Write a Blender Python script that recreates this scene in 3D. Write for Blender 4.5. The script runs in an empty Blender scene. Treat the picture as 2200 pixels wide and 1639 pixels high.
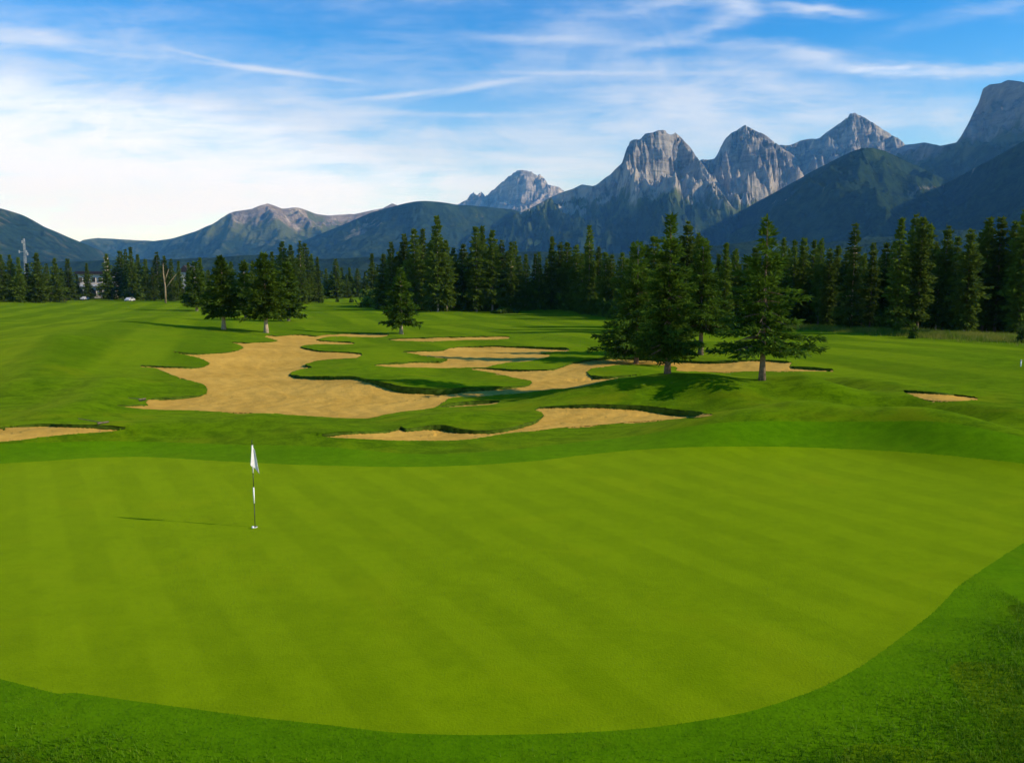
import bpy, math, random
import numpy as np
from mathutils import Vector, Matrix

R = math.radians
scene = bpy.context.scene
COL = scene.collection
rng = np.random.default_rng(7)
random.seed(7)

# ------------------------------------------------------------------ camera, sky, sun, exposure
F = 1750.0            # focal length in photograph pixels
HZ = 612.0            # horizon row in the photograph
CAMH = 5.86
PITCH = math.atan((819.5 - HZ) / F)
CAM = np.array([0.0, 0.0, CAMH])
cd = bpy.data.cameras.new('camera')
cam = bpy.data.objects.new('camera', cd); COL.objects.link(cam)
cd.sensor_width = 36.0
cd.lens = 36.0 * F / 2200.0
cd.clip_start = 0.1
cd.clip_end = 60000
cam.location = (0, 0, CAMH)
cam.rotation_euler = (R(90) - PITCH, 0, 0)
scene.camera = cam

SUN_EL, SUN_AZ = 28.0, 103.0
SUND = Vector((math.sin(R(SUN_AZ)) * math.cos(R(SUN_EL)), math.cos(R(SUN_AZ)) * math.cos(R(SUN_EL)), math.sin(R(SUN_EL))))
sl = bpy.data.lights.new('sun', 'SUN')
sl.energy = 3.7
sl.angle = R(0.5)
sl.color = (1.0, 0.89, 0.72)
so = bpy.data.objects.new('sun', sl); COL.objects.link(so)
so.rotation_euler = SUND.to_track_quat('Z', 'Y').to_euler()

scene.view_settings.view_transform = 'Standard'
scene.view_settings.look = 'None'
scene.view_settings.gamma = 1.0
scene.view_settings.exposure = 0.5
scene.view_settings.use_curve_mapping = False
scene.render.engine = 'CYCLES'
cy = scene.cycles
cy.use_denoising = True
cy.max_bounces = 5
cy.diffuse_bounces = 2
cy.glossy_bounces = 1
cy.transmission_bounces = 2
cy.transparent_max_bounces = 6
cy.volume_bounces = 0
cy.caustics_reflective = False
cy.caustics_refractive = False

# ---- node helpers
class NT:
    def __init__(s, tree): s.t = tree
    def n(s, typ, **kw):
        nd = s.t.nodes.new(typ)
        for k, v in kw.items(): setattr(nd, k, v)
        return nd
    def put(s, sock, v):
        if isinstance(v, bpy.types.NodeSocket): s.t.links.new(v, sock)
        elif v is not None:
            try: sock.default_value = v
            except Exception: sock.default_value = (v[0], v[1], v[2], 1.0)
    def m(s, op, a, b=None, c=None, clamp=False):
        nd = s.n('ShaderNodeMath', operation=op, use_clamp=clamp)
        s.put(nd.inputs[0], a)
        if b is not None: s.put(nd.inputs[1], b)
        if c is not None: s.put(nd.inputs[2], c)
        return nd.outputs[0]
    def sep(s, v):
        nd = s.n('ShaderNodeSeparateXYZ'); s.put(nd.inputs[0], v); return nd.outputs
    def comb(s, x, y, z=0.0):
        nd = s.n('ShaderNodeCombineXYZ')
        s.put(nd.inputs[0], x); s.put(nd.inputs[1], y); s.put(nd.inputs[2], z); return nd.outputs[0]
    def noise(s, vec, scale, detail=4.0, rough=0.55, dist=0.0, w=None):
        nd = s.n('ShaderNodeTexNoise')
        if w is not None:
            nd.noise_dimensions = '4D'; s.put(nd.inputs['W'], w)
        s.put(nd.inputs['Vector'], vec); nd.inputs['Scale'].default_value = scale
        nd.inputs['Detail'].default_value = detail; nd.inputs['Roughness'].default_value = rough
        nd.inputs['Distortion'].default_value = dist
        return nd.outputs[0]
    def ss(s, x, lo, hi, a=0.0, b=1.0):
        nd = s.n('ShaderNodeMapRange', interpolation_type='SMOOTHSTEP')
        for i, v in enumerate((x, lo, hi, a, b)): s.put(nd.inputs[i], v)
        return nd.outputs[0]
    def lin(s, x, lo, hi, a=0.0, b=1.0):
        nd = s.n('ShaderNodeMapRange')
        for i, v in enumerate((x, lo, hi, a, b)): s.put(nd.inputs[i], v)
        return nd.outputs[0]
    def mix(s, f, a, b, blend='MIX'):
        nd = s.n('ShaderNodeMix', data_type='RGBA', blend_type=blend)
        s.put(nd.inputs[0], f)
        for sock, v in ((nd.inputs[6], a), (nd.inputs[7], b)):
            if isinstance(v, bpy.types.NodeSocket): s.t.links.new(v, sock)
            else: sock.default_value = (v[0], v[1], v[2], 1.0)
        return nd.outputs[2]
    def vmul(s, v, xyz):
        nd = s.n('ShaderNodeVectorMath', operation='MULTIPLY'); s.put(nd.inputs[0], v); nd.inputs[1].default_value = xyz
        return nd.outputs[0]
    def vadd(s, v, w):
        nd = s.n('ShaderNodeVectorMath', operation='ADD'); s.put(nd.inputs[0], v); s.put(nd.inputs[1], w)
        return nd.outputs[0]

# ---- world: Nishita sky with thin high clouds
world = bpy.data.worlds.new("World"); scene.world = world
world.use_nodes = True
wt = world.node_tree; wt.nodes.clear(); W = NT(wt)
sky = W.n('ShaderNodeTexSky', sky_type='NISHITA')
sky.sun_disc = False
sky.sun_elevation = R(SUN_EL); sky.sun_rotation = R(SUN_AZ)
sky.altitude = 600; sky.air_density = 1.15; sky.dust_density = 0.2; sky.ozone_density = 2.0
SKY_K = 0.14
hs = W.n('ShaderNodeHueSaturation'); hs.inputs['Hue'].default_value = 0.514
hs.inputs['Saturation'].default_value = 1.6; hs.inputs['Value'].default_value = 1.0
wt.links.new(sky.outputs[0], hs.inputs['Color'])
dirv = W.n('ShaderNodeTexCoord').outputs['Generated']
dx, dy, dz = W.sep(dirv)
yy = W.m('MAXIMUM', dy, 0.05)
u = W.m('DIVIDE', dx, yy)           # tangent of azimuth
v = W.m('DIVIDE', dz, yy)           # tangent of elevation
zz = W.m('MAXIMUM', dz, 0.03)
cp = W.comb(W.m('DIVIDE', dx, zz), W.m('DIVIDE', dy, zz))       # point on the cloud deck
uv = W.comb(u, v)
def blob(px, py, sx, sy, k=1.0, rot=0.0):
    """soft patch of thicker cirrus in one direction of the sky"""
    a0 = (px - 1100) / F; b0 = (HZ - py) / F
    ax = W.m('SUBTRACT', u, a0); by = W.m('SUBTRACT', v, b0)
    c, s_ = math.cos(rot), math.sin(rot)
    xr = W.m('ADD', W.m('MULTIPLY', ax, c * F / sx), W.m('MULTIPLY', by, s_ * F / sx))
    yr = W.m('ADD', W.m('MULTIPLY', ax, -s_ * F / sy), W.m('MULTIPLY', by, c * F / sy))
    d2 = W.m('ADD', W.m('MULTIPLY', xr, xr), W.m('MULTIPLY', yr, yr))
    return W.m('MULTIPLY', W.m('EXPONENT', W.m('MULTIPLY', d2, -1.0)), k)
# warp so that the patches get torn edges
wn = W.noise(W.vmul(uv, (2.6, 9.0, 1)), 1.0, 5, 0.6)
wn2 = W.noise(W.vadd(W.vmul(uv, (2.0, 5.0, 1)), (7.3, 2.1, 0)), 1.0, 4, 0.55)
u = W.m('ADD', u, W.m('MULTIPLY', W.m('SUBTRACT', wn2, 0.5), 0.30))
v = W.m('ADD', v, W.m('MULTIPLY', W.m('SUBTRACT', wn, 0.5), 0.085))
mask = None
for b in [(120, 330, 540, 145, 1.6, -0.10), (520, 420, 480, 112, 1.7, -0.10), (-150, 420, 500, 260, 0.8), (1000, 420, 420, 55, 0.5),
          (1380, 250, 560, 58, 0.62, 0.02), (1950, 285, 420, 45, 0.62), (1600, 185, 400, 38, 0.45, -0.05), (1150, 140, 260, 60, 0.28, 0.4),
          (1250, 350, 350, 60, 0.6), (2060, 162, 240, 11, 0.85, 0.0), (1800, 150, 240, 14, 0.6, -0.08), (1535, 55, 48, 26, 0.9, 0.0),
          (1480, 25, 150, 10, 0.5, 0.1), (1400, 110, 130, 16, 0.5, 0.22), (1750, 58, 110, 8, 0.75), (110, 100, 220, 22, 0.55, -0.08),
          (300, 60, 500, 30, 0.14, -0.03), (900, 40, 420, 40, 0.17), (700, 150, 500, 40, 0.12), (2050, 60, 160, 20, 0.14, 0.3)]:
    q = blob(*b)
    mask = q if mask is None else W.m('MAXIMUM', mask, q) if b[4] < 0.3 else W.m('ADD', mask, q)
# fine contrail-like threads, only lightly warped
u = W.m('ADD', W.m('DIVIDE', dx, yy), W.m('MULTIPLY', W.m('SUBTRACT', wn2, 0.5), 0.03))
v = W.m('ADD', W.m('DIVIDE', dz, yy), W.m('MULTIPLY', W.m('SUBTRACT', wn, 0.5), 0.012))
thr = None
for b in [(590, 172, 130, 5, 0.75, -0.13), (470, 148, 80, 4, 0.35, -0.25), (860, 222, 110, 5, 0.55, 0.10), (1020, 205, 110, 6, 0.45, 0.16),
          (980, 260, 150, 5, 0.3), (1120, 108, 240, 8, 0.25, -0.03), (520, 248, 90, 4, 0.3), (1290, 178, 260, 5, 0.35), (230, 132, 120, 5, 0.3, -0.1)]:
    q = blob(*b)
    thr = q if thr is None else W.m('MAXIMUM', thr, q)
f1 = W.noise(W.vmul(cp, (0.55, 1.1, 1)), 1.0, 8, 0.62, 0.6)
f2 = W.noise(W.vmul(uv, (3.2, 26.0, 1)), 1.0, 7, 0.6, 0.35)
f3 = W.noise(W.vmul(uv, (9.0, 40.0, 1)), 1.0, 5, 0.6, 0.3)
tex = W.m('ADD', W.m('MULTIPLY', f1, 0.35), W.m('ADD', W.m('MULTIPLY', f2, 0.5), W.m('MULTIPLY', f3, 0.25)))
f4 = W.noise(W.vmul(uv, (7.0, 17.0, 1)), 1.0, 8, 0.66, 0.8)
tex = W.m('ADD', tex, W.m('MULTIPLY', W.m('SUBTRACT', f4, 0.5), 0.45))
texm = W.ss(tex, 0.38, 0.74, 0.22, 1.45)
dens = W.m('MULTIPLY', mask, texm)
dens = W.m('ADD', dens, W.m('MULTIPLY', W.ss(tex, 0.5, 0.85), 0.18))
dens = W.m('ADD', dens, W.m('MULTIPLY', thr, W.ss(f3, 0.2, 0.7, 0.35, 1.2)))
dens = W.m('SUBTRACT', 1.0, W.m('EXPONENT', W.m('MULTIPLY', dens, -1.35)))
up = W.ss(dz, 0.0, 0.05)
dens = W.m('MULTIPLY', W.m('MULTIPLY', dens, up), W.ss(dz, 0.25, 0.75, 1.0, 0.35), clamp=True)
front = W.ss(dy, 0.0, 0.25, 0.4, 1.0)
dens = W.m('MULTIPLY', dens, front)
CLOUD = (4.75, 5.15, 6.0)
bright = W.m('ADD', 0.88, W.m('MULTIPLY', W.ss(mask, 0.55, 1.5), 0.2))
cc = W.n('ShaderNodeVectorMath', operation='SCALE'); cc.inputs[0].default_value = CLOUD; wt.links.new(bright, cc.inputs['Scale'])
skyc = W.mix(dens, hs.outputs[0], cc.outputs[0])
bg = W.n('ShaderNodeBackground'); wt.links.new(skyc, bg.inputs[0]); bg.inputs[1].default_value = SKY_K
wo = W.n('ShaderNodeOutputWorld'); wt.links.new(bg.outputs[0], wo.inputs[0])
world.cycles.sampling_method = 'MANUAL'
world.cycles.sample_map_resolution = 512

# ------------------------------------------------------------------ naming helpers
def tag(o, label=None, cat=None, group=None, kind=None):
    if label: o['label'] = label
    if cat: o['category'] = cat
    if group: o['group'] = group
    if kind: o['kind'] = kind
    return o
def link(name, me, parent=None, mats=()):
    o = bpy.data.objects.new(name, me); COL.objects.link(o)
    for mt in mats: me.materials.append(mt)
    if parent: o.parent = parent
    return o
def empty(name, loc, rz=0.0):
    o = bpy.data.objects.new(name, None); COL.objects.link(o)
    o.location = loc; o.rotation_euler = (0, 0, rz); o.empty_display_size = 0.5
    return o
def mesh_np(name, V, Fq, smooth=False):
    """V (n,3); Fq (m,3|4) int array of same-size faces"""
    V = np.asarray(V, np.float32); Fq = np.asarray(Fq, np.int32)
    me = bpy.data.meshes.new(name)
    k = Fq.shape[1]
    me.vertices.add(len(V)); me.vertices.foreach_set('co', V.ravel())
    me.loops.add(Fq.size); me.loops.foreach_set('vertex_index', Fq.ravel())
    me.polygons.add(len(Fq))
    me.polygons.foreach_set('loop_start', np.arange(0, Fq.size, k, dtype=np.int32))
    me.polygons.foreach_set('loop_total', np.full(len(Fq), k, np.int32))
    if smooth: me.polygons.foreach_set('use_smooth', np.ones(len(Fq), bool))
    me.update(calc_edges=True)
    return me
class MB:
    """collects simple solids into one mesh"""
    def __init__(s): s.v = []; s.f = []
    def add(s, v, f):
        o = len(s.v); s.v += [tuple(p) for p in v]; s.f += [tuple(i + o for i in q) for q in f]
    def box(s, c, d, rz=0.0, taper=1.0):
        x, y, z = d[0] / 2, d[1] / 2, d[2] / 2
        P = []
        for sz in (-1, 1):
            k = taper if sz > 0 else 1.0
            for sx, sy in ((-1, -1), (1, -1), (1, 1), (-1, 1)):
                a, b = sx * x * k, sy * y * k
                P.append((c[0] + a * math.cos(rz) - b * math.sin(rz), c[1] + a * math.sin(rz) + b * math.cos(rz), c[2] + sz * z))
        s.add(P, [(3, 2, 1, 0), (4, 5, 6, 7), (0, 1, 5, 4), (1, 2, 6, 5), (2, 3, 7, 6), (3, 0, 4, 7)])
    def tube(s, pts, rad, n=8):
        pts = [Vector(p) for p in pts]
        if not isinstance(rad, (list, tuple)): rad = [rad] * len(pts)
        rings = []
        for i, p in enumerate(pts):
            t = (pts[min(i + 1, len(pts) - 1)] - pts[max(i - 1, 0)]).normalized()
            a = t.orthogonal().normalized() if abs(t.z) < 0.95 else Vector((1, 0, 0))
            a = (a - t * a.dot(t)).normalized(); b = t.cross(a)
            rings.append([p + (a * math.cos(2 * math.pi * k / n) + b * math.sin(2 * math.pi * k / n)) * rad[i] for k in range(n)])
        V = [q for r in rings for q in r]; Fs = []
        for i in range(len(pts) - 1):
            for k in range(n):
                Fs.append((i * n + k, i * n + (k + 1) % n, (i + 1) * n + (k + 1) % n, (i + 1) * n + k))
        Fs.append(tuple(range(n))[::-1]); Fs.append(tuple((len(pts) - 1) * n + k for k in range(n)))
        s.add(V, Fs)
    def mesh(s, name, smooth=False):
        me = bpy.data.meshes.new(name); me.from_pydata(s.v, [], s.f); me.update()
        if smooth:
            for p in me.polygons: p.use_smooth = True
        return me
    def build(s, name, mat, parent=None, smooth=False):
        return link(name, s.mesh(name, smooth), parent, [mat])

# ------------------------------------------------------------------ materials
def new_mat(name):
    mt = bpy.data.materials.new(name); mt.use_nodes = True; mt.node_tree.nodes.clear()
    return mt, NT(mt.node_tree)
def finish(N, color, rough=0.9, spec=0.15, bump=None, bdist=0.02, bstr=0.5, sheen=None, trans=None, tint=(0.5, 0.62, 0.05, 1)):
    b = N.n('ShaderNodeBsdfPrincipled'); N.put(b.inputs['Base Color'], color)
    b.inputs['Roughness'].default_value = rough
    b.inputs['Specular IOR Level'].default_value = spec
    if sheen:
        b.inputs['Sheen Weight'].default_value = sheen; b.inputs['Sheen Roughness'].default_value = 0.45; b.inputs['Sheen Tint'].default_value = tint
    if bump is not None:
        bp = N.n('ShaderNodeBump'); bp.inputs['Strength'].default_value = bstr; bp.inputs['Distance'].default_value = bdist
        N.put(bp.inputs['Height'], bump); N.t.links.new(bp.outputs[0], b.inputs['Normal'])
    out = N.n('ShaderNodeOutputMaterial')
    sh = b.outputs[0]
    if trans is not None:
        tr = N.n('ShaderNodeBsdfTranslucent'); N.put(tr.inputs[0], color)
        mx = N.n('ShaderNodeMixShader'); mx.inputs[0].default_value = trans
        N.t.links.new(sh, mx.inputs[1]); N.t.links.new(tr.outputs[0], mx.inputs[2]); sh = mx.outputs[0]
    N.t.links.new(sh, out.inputs[0])
    return b
def simple(name, col, rough=0.6, spec=0.3, var=0.12, scale=3.0):
    mt, N = new_mat(name)
    tc = N.n('ShaderNodeTexCoord').outputs['Object']
    n = N.noise(tc, scale, 4, 0.6)
    c = N.mix(N.ss(n, 0.3, 0.7), tuple(x * (1 - var) for x in col), tuple(min(1, x * (1 + var)) for x in col))
    finish(N, c, rough, spec)
    return mt
def wpos(N): return N.n('ShaderNodeNewGeometry').outputs['Position']

def grass_mat(name, dark, light, yellow, fine=14.0, stripes=None, bstr=0.5, big=0.12, patch=0.5, sheen=0.25, mott=0.28):
    mt, N = new_mat(name)
    p = wpos(N)
    x, y, z = N.sep(p)
    p2 = N.comb(x, y, 0.0)
    n1 = N.noise(p2, big, 4, 0.6)
    n2 = N.noise(p2, big * 7.3, 5, 0.62, 0.4)
    n3 = N.noise(p2, fine, 4, 0.7)
    f = N.m('ADD', N.m('MULTIPLY', n1, 0.35), N.m('ADD', N.m('MULTIPLY', n2, 0.40), N.m('MULTIPLY', n3, 0.35)))
    n6 = N.noise(N.vmul(p2, (0.8, 1.3, 1)), fine * 0.16, 6, 0.72, 0.6)
    f = N.m('ADD', N.m('MULTIPLY', f, 0.72), N.m('MULTIPLY', n6, mott))
    c = N.mix(N.ss(f, 0.42 * 0.72 + 0.5 * mott, 0.68 * 0.72 + 0.5 * mott), dark, light)
    n4 = N.noise(N.vadd(p2, (31.0, 7.0, 0)), big * 2.1, 5, 0.65, 0.5)
    c = N.mix(N.m('MULTIPLY', N.ss(n4, 0.5, 0.72), patch), c, yellow)
    if stripes:
        ang, wid, amt, lo, hi = stripes[:5]
        ux, uy = math.cos(ang), -math.sin(ang)      # across the mowing direction
        wob = N.m('MULTIPLY', N.m('SUBTRACT', N.noise(p2, 0.25, 2), 0.5), 0.2)
        t = N.m('ADD', N.m('ADD', N.m('MULTIPLY', x, ux), N.m('MULTIPLY', y, uy)), wob)
        s = N.m('SINE', N.m('MULTIPLY', t, math.pi / wid))
        al = N.m('ADD', N.m('MULTIPLY', x, -uy), N.m('MULTIPLY', y, ux))
        stk = N.noise(N.comb(N.m('MULTIPLY', t, 3.2 / wid), N.m('MULTIPLY', al, 0.35 / wid), 0.0), 1.0, 5, 0.65)
        s = N.m('ADD', N.ss(s, -0.45, 0.45, 0.15, 0.85), N.m('MULTIPLY', N.m('SUBTRACT', stk, 0.5), 0.75), clamp=True)
        brk = N.ss(N.noise(p2, 0.5 if wid < 3 else 0.06, 3), 0.35, 0.62, 0.15, 1.0)
        if len(stripes) > 5: brk = N.m('MULTIPLY', brk, N.ss(y, stripes[5], stripes[5] + 18.0))
        amtn = N.m('MULTIPLY', brk, amt)
        c = N.mix(N.m('MULTIPLY', s, amtn), c, hi)
        c = N.mix(N.m('MULTIPLY', N.m('SUBTRACT', 1.0, s), amtn), c, lo)
    finish(N, c, 1.0, 0.0, n3, 0.03, bstr, sheen)
    return mt
M = {}
M['flagcloth'] = simple('flag_cloth', (0.66, 0.64, 0.65), 0.8, 0.1, 0.06, 20.0)
M['carpaint'] = simple('pale_car_paint', (0.5, 0.5, 0.49), 0.4, 0.4, 0.05)
M['green'] = grass_mat('putting_grass', (0.124, 0.205, 0.0006), (0.164, 0.256, 0.0008), (0.205, 0.268, 0.0015), 22.0,
                       (-0.548, 0.74, 0.40, (0.106, 0.180, 0.0006), (0.195, 0.290, 0.002)), 0.5, 0.16, 0.5, 0.16)
M['collar'] = grass_mat('collar_grass', (0.050, 0.145, 0.0006), (0.082, 0.200, 0.0008), (0.105, 0.190, 0.001), 16.0, None, 0.5, 0.3, 0.35, 0.12)
M['rough'] = grass_mat('rough_turf', (0.034, 0.092, 0.0006), (0.094, 0.180, 0.0008), (0.145, 0.180, 0.002), 9.0, (-0.33, 4.5, 0.75, (0.045, 0.105, 0.0006), (0.150, 0.230, 0.002), 40.0), 0.9, 0.10, 0.75, 0.15, 0.5)
M['blade'] = None

def sand_mat():
    mt, N = new_mat('bunker_sand')
    p = wpos(N)
    n1 = N.noise(p, 0.25, 4, 0.6); n2 = N.noise(p, 2.2, 5, 0.65, 0.3); n3 = N.noise(p, 18, 3, 0.7)
    f = N.m('ADD', N.m('MULTIPLY', n1, 0.5), N.m('ADD', N.m('MULTIPLY', n2, 0.35), N.m('MULTIPLY', n3, 0.15)))
    c = N.mix(N.ss(f, 0.36, 0.64), (0.48, 0.280, 0.046), (0.62, 0.375, 0.070))
    x, y, z = N.sep(p)
    rk = N.m('SINE', N.m('ADD', N.m('MULTIPLY', y, 14.0), N.m('MULTIPLY', N.noise(p, 0.5, 3), 30.0)))
    h = N.m('ADD', N.m('MULTIPLY', n2, 1.0), N.m('MULTIPLY', rk, 0.10))
    finish(N, c, 0.95, 0.0, h, 0.10, 0.45)
    return mt
M['sand'] = sand_mat()
M['lip'] = simple('lip_turf', (0.050, 0.085, 0.006), 0.95, 0.05, 0.4, 4.0)

def foliage_mat(name, dark, light, tip, trans=0.25, scale=1.2, objvar=0.5):
    mt, N = new_mat(name)
    tc = N.n('ShaderNodeTexCoord').outputs['Object']
    oi = N.n('ShaderNodeObjectInfo').outputs['Random']
    n = N.noise(tc, scale, 3, 0.6, w=oi)
    n2 = N.noise(tc, scale * 6, 2, 0.6)
    c = N.mix(N.ss(n, 0.35, 0.68), dark, light)
    c = N.mix(N.ss(n2, 0.5, 0.8, 0, 0.8), c, tip)
    c2 = N.mix(N.m('MULTIPLY', oi, objvar), c, (light[0] * 1.25, light[1] * 1.35, light[2] * 0.9))
    finish(N, c2, 0.8, 0.04, trans=trans)
    return mt
M['spruce'] = foliage_mat('spruce_needles', (0.036, 0.078, 0.009), (0.092, 0.168, 0.014), (0.17, 0.26, 0.022), 0.36, 0.9, 0.12)
M['pine'] = foliage_mat('pine_needles', (0.036, 0.070, 0.007), (0.085, 0.145, 0.012), (0.15, 0.21, 0.018), 0.36, 0.7, 0.12)
M['forest'] = foliage_mat('forest_needles', (0.048, 0.080, 0.014), (0.105, 0.155, 0.020), (0.17, 0.225, 0.026), 0.38, 2.2, 0.75)
M['shrub'] = foliage_mat('shrub_leaves', (0.05, 0.09, 0.01), (0.10, 0.16, 0.018), (0.15, 0.19, 0.03), 0.3, 2.0, 0.3)
M['brownbush'] = foliage_mat('twiggy_leaves', (0.06, 0.055, 0.02), (0.11, 0.095, 0.035), (0.15, 0.12, 0.05), 0.2, 2.0, 0.2)
M['bark'] = simple('grey_bark', (0.17, 0.125, 0.085), 0.95, 0.05, 0.45, 6.0)
M['palebark'] = simple('pale_bark', (0.42, 0.33, 0.22), 0.95, 0.05, 0.3, 6.0)
M['deadwood'] = simple('dead_wood', (0.27, 0.21, 0.12), 0.95, 0.05, 0.3, 1.0)
M['white'] = simple('white_paint', (0.80, 0.79, 0.77), 0.5, 0.3, 0.05)
M['black'] = simple('black_paint', (0.02, 0.02, 0.022), 0.45, 0.3, 0.1)
M['cream'] = simple('cream_stucco', (0.62, 0.54, 0.42), 0.9, 0.1, 0.1)
M['greywall'] = simple('grey_siding', (0.42, 0.42, 0.42), 0.9, 0.1, 0.1)
M['tan'] = simple('tan_timber', (0.55, 0.36, 0.15), 0.8, 0.1, 0.2)
M['roof'] = simple('dark_shingle', (0.045, 0.04, 0.045), 0.9, 0.1, 0.3)
M['glass'] = simple('dark_glass', (0.02, 0.025, 0.03), 0.1, 0.5, 0.1)
M['steel'] = simple('galvanised_steel', (0.36, 0.38, 0.40), 0.5, 0.4, 0.1)
M['emblem'] = simple('violet_grey_ink', (0.16, 0.10, 0.17), 0.7, 0.2, 0.1, 40.0)
M['rubber'] = simple('tyre_rubber', (0.015, 0.015, 0.015), 0.8, 0.2, 0.1)

# ------------------------------------------------------------------ unprojecting and terrain
cp_, sp_ = math.cos(PITCH), math.sin(PITCH)
def rays(px, py):
    px = np.asarray(px, float); py = np.asarray(py, float)
    a = (px - 1100) / F; b = (819.5 - py) / F
    X = a; Y = cp_ + b * sp_; Z = -sp_ + b * cp_
    return np.stack([X / Y, np.ones_like(X), Z / Y], -1)       # scaled to Y = 1
def at(px, py, D):
    r = rays([px], [py])[0]; return CAM + r * D
def flat(px, py):
    r = rays(np.atleast_1d(px), np.atleast_1d(py))
    t = CAMH / np.maximum(-r[:, 2], 1e-4)
    return (CAM + r * t[:, None])[:, :2]
def seg_dist(P, Q, closed=False, want=False):
    """distance of points P to polyline Q, parameter-free"""
    A = Q; B = np.roll(Q, -1, 0)
    if not closed: A, B = A[:-1], B[:-1]
    d = B - A; L = np.maximum((d * d).sum(1), 1e-12)
    best = np.full(len(P), 1e18); near = np.zeros_like(P)
    for i in range(0, len(P), 20000):
        p = P[i:i + 20000]
        w = p[:, None, :] - A[None]
        t = np.clip((w * d[None]).sum(2) / L[None], 0, 1)
        e = w - t[..., None] * d[None]
        q = (e * e).sum(2); j = q.argmin(1); ii = np.arange(len(p))
        best[i:i + 20000] = q[ii, j]
        near[i:i + 20000] = A[j] + t[ii, j][:, None] * d[j]
    return (np.sqrt(best), near) if want else np.sqrt(best)
def inside(P, Q):
    r = np.zeros(len(P), bool); x, y = P[:, 0], P[:, 1]
    n = len(Q)
    for i in range(n):
        x1, y1 = Q[i]; x2, y2 = Q[(i + 1) % n]
        if y1 == y2: continue
        c = ((y1 > y) != (y2 > y)) & (x < (x2 - x1) * (y - y1) / (y2 - y1) + x1)
        r ^= c
    return r
BUMPS = [  # px polyline on the flat ground, height, width
    ([(1470, 955), (1600, 932), (1760, 926), (1950, 950), (2300, 1010)], 0.85, 2.6),
    ([(1230, 872), (1360, 850), (1480, 858), (1600, 872), (1760, 880)], 0.85, 3.6),
    ([(740, 815), (880, 833), (1040, 838)], 0.55, 3.2),
    ([(880, 902), (1080, 906)], 0.42, 2.2),
    ([(1790, 832), (1950, 868), (2150, 920), (2350, 960)], 0.45, 3.0),
    ([(1930, 845), (2050, 852), (2300, 872)], 0.05, 3.6),
    ([(1600, 855), (1740, 868), (1850, 890)], 0.45, 2.4),
    ([(-300, 965), (150, 950), (300, 930), (560, 926), (800, 955)], 0.45, 2.4),
    ([(-200, 800), (120, 775), (330, 700)], 1.1, 12.0),
    ([(300, 835), (400, 832)], 0.45, 5.0), ([(330, 774), (420, 776)], 0.35, 5.0),
    ([(680, 758), (880, 752)], 0.4, 7.0), ([(680, 790), (800, 790)], 0.4, 4.0),
    ([(1300, 795), (1420, 798)], 0.35, 4.0), ([(1750, 760), (2300, 790)], 0.5, 9.0),
    ([(1780, 826), (1870, 846), (1960, 868), (2040, 890)], 0.30, 1.5), ([(1545, 832), (1650, 850), (1740, 872), (1800, 890)], 0.28, 1.5),
    ([(1850, 880), (1960, 893), (2080, 910), (2250, 935)], 0.26, 1.6), ([(1390, 836), (1500, 858), (1570, 878), (1610, 900)], 0.26, 1.5),
    ([(2080, 830), (2150, 850), (2260, 872)], 0.01, 1.8), ([(1940, 940), (2050, 965)], 0.3, 1.5), ([(1690, 905), (1740, 925)], 0.3, 1.4),
    ([(130, 770), (90, 810), (40, 860)], 0.5, 2.5), ([(250, 830), (180, 880), (100, 905)], 0.35, 1.8), ([(600, 905), (560, 925)], 0.2, 1.5),
    ([(1100, 664), (1250, 672)], 0.9, 10.0), ([(-100, 655), (90, 655)], 1.1, 9.0), ([(1700, 712), (2250, 738)], 0.35, 4.0)]
def _samp(Q, w):
    out = []
    for a, b in zip(Q[:-1], Q[1:]):
        m = max(1, int(np.linalg.norm(b - a) / (0.35 * w)))
        out += [(a + (b - a) * (k + 0.5) / m, np.linalg.norm(b - a) / m) for k in range(m)]
    return np.array([o[0] for o in out]), np.array([o[1] for o in out])
_B = [(_samp(flat([p[0] for p in b[0]], [p[1] for p in b[0]]), b[2]), b[1], b[2]) for b in BUMPS]
_sw = [(rng.uniform(0.02, 0.05), rng.uniform(0, 6.28), rng.uniform(0, 6.28), 0.12) for _ in range(6)] + \
      [(rng.uniform(0.12, 0.3), rng.uniform(0, 6.28), rng.uniform(0, 6.28), 0.035) for _ in range(8)]
def H0(P):
    P = np.asarray(P, float)
    x, y = P[:, 0], P[:, 1]
    z = np.zeros(len(P))
    for (Q, wt_), h, w in _B:
        lo = Q.min(0) - 3 * w; hi = Q.max(0) + 3 * w
        k = np.where((x > lo[0]) & (x < hi[0]) & (y > lo[1]) & (y < hi[1]))[0]
        if len(k):
            for c, ww in zip(Q, wt_):
                z[k] += 1.3 * h * ww / (w * 1.7725) * np.exp(-((P[k, 0] - c[0]) ** 2 + (P[k, 1] - c[1]) ** 2) / (w * w))
    und = np.zeros(len(P))
    for k, a, ph, am in _sw:
        und += am * np.sin(k * (x * math.cos(a) + y * math.sin(a)) * 2 + ph)
    far = np.clip((y - 27) / 20, 0, 1) * np.clip((900 - y) / 500, 0, 1)
    return z + und * far - 0.25 * np.clip((12 - y) / 10, 0, 1)
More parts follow.
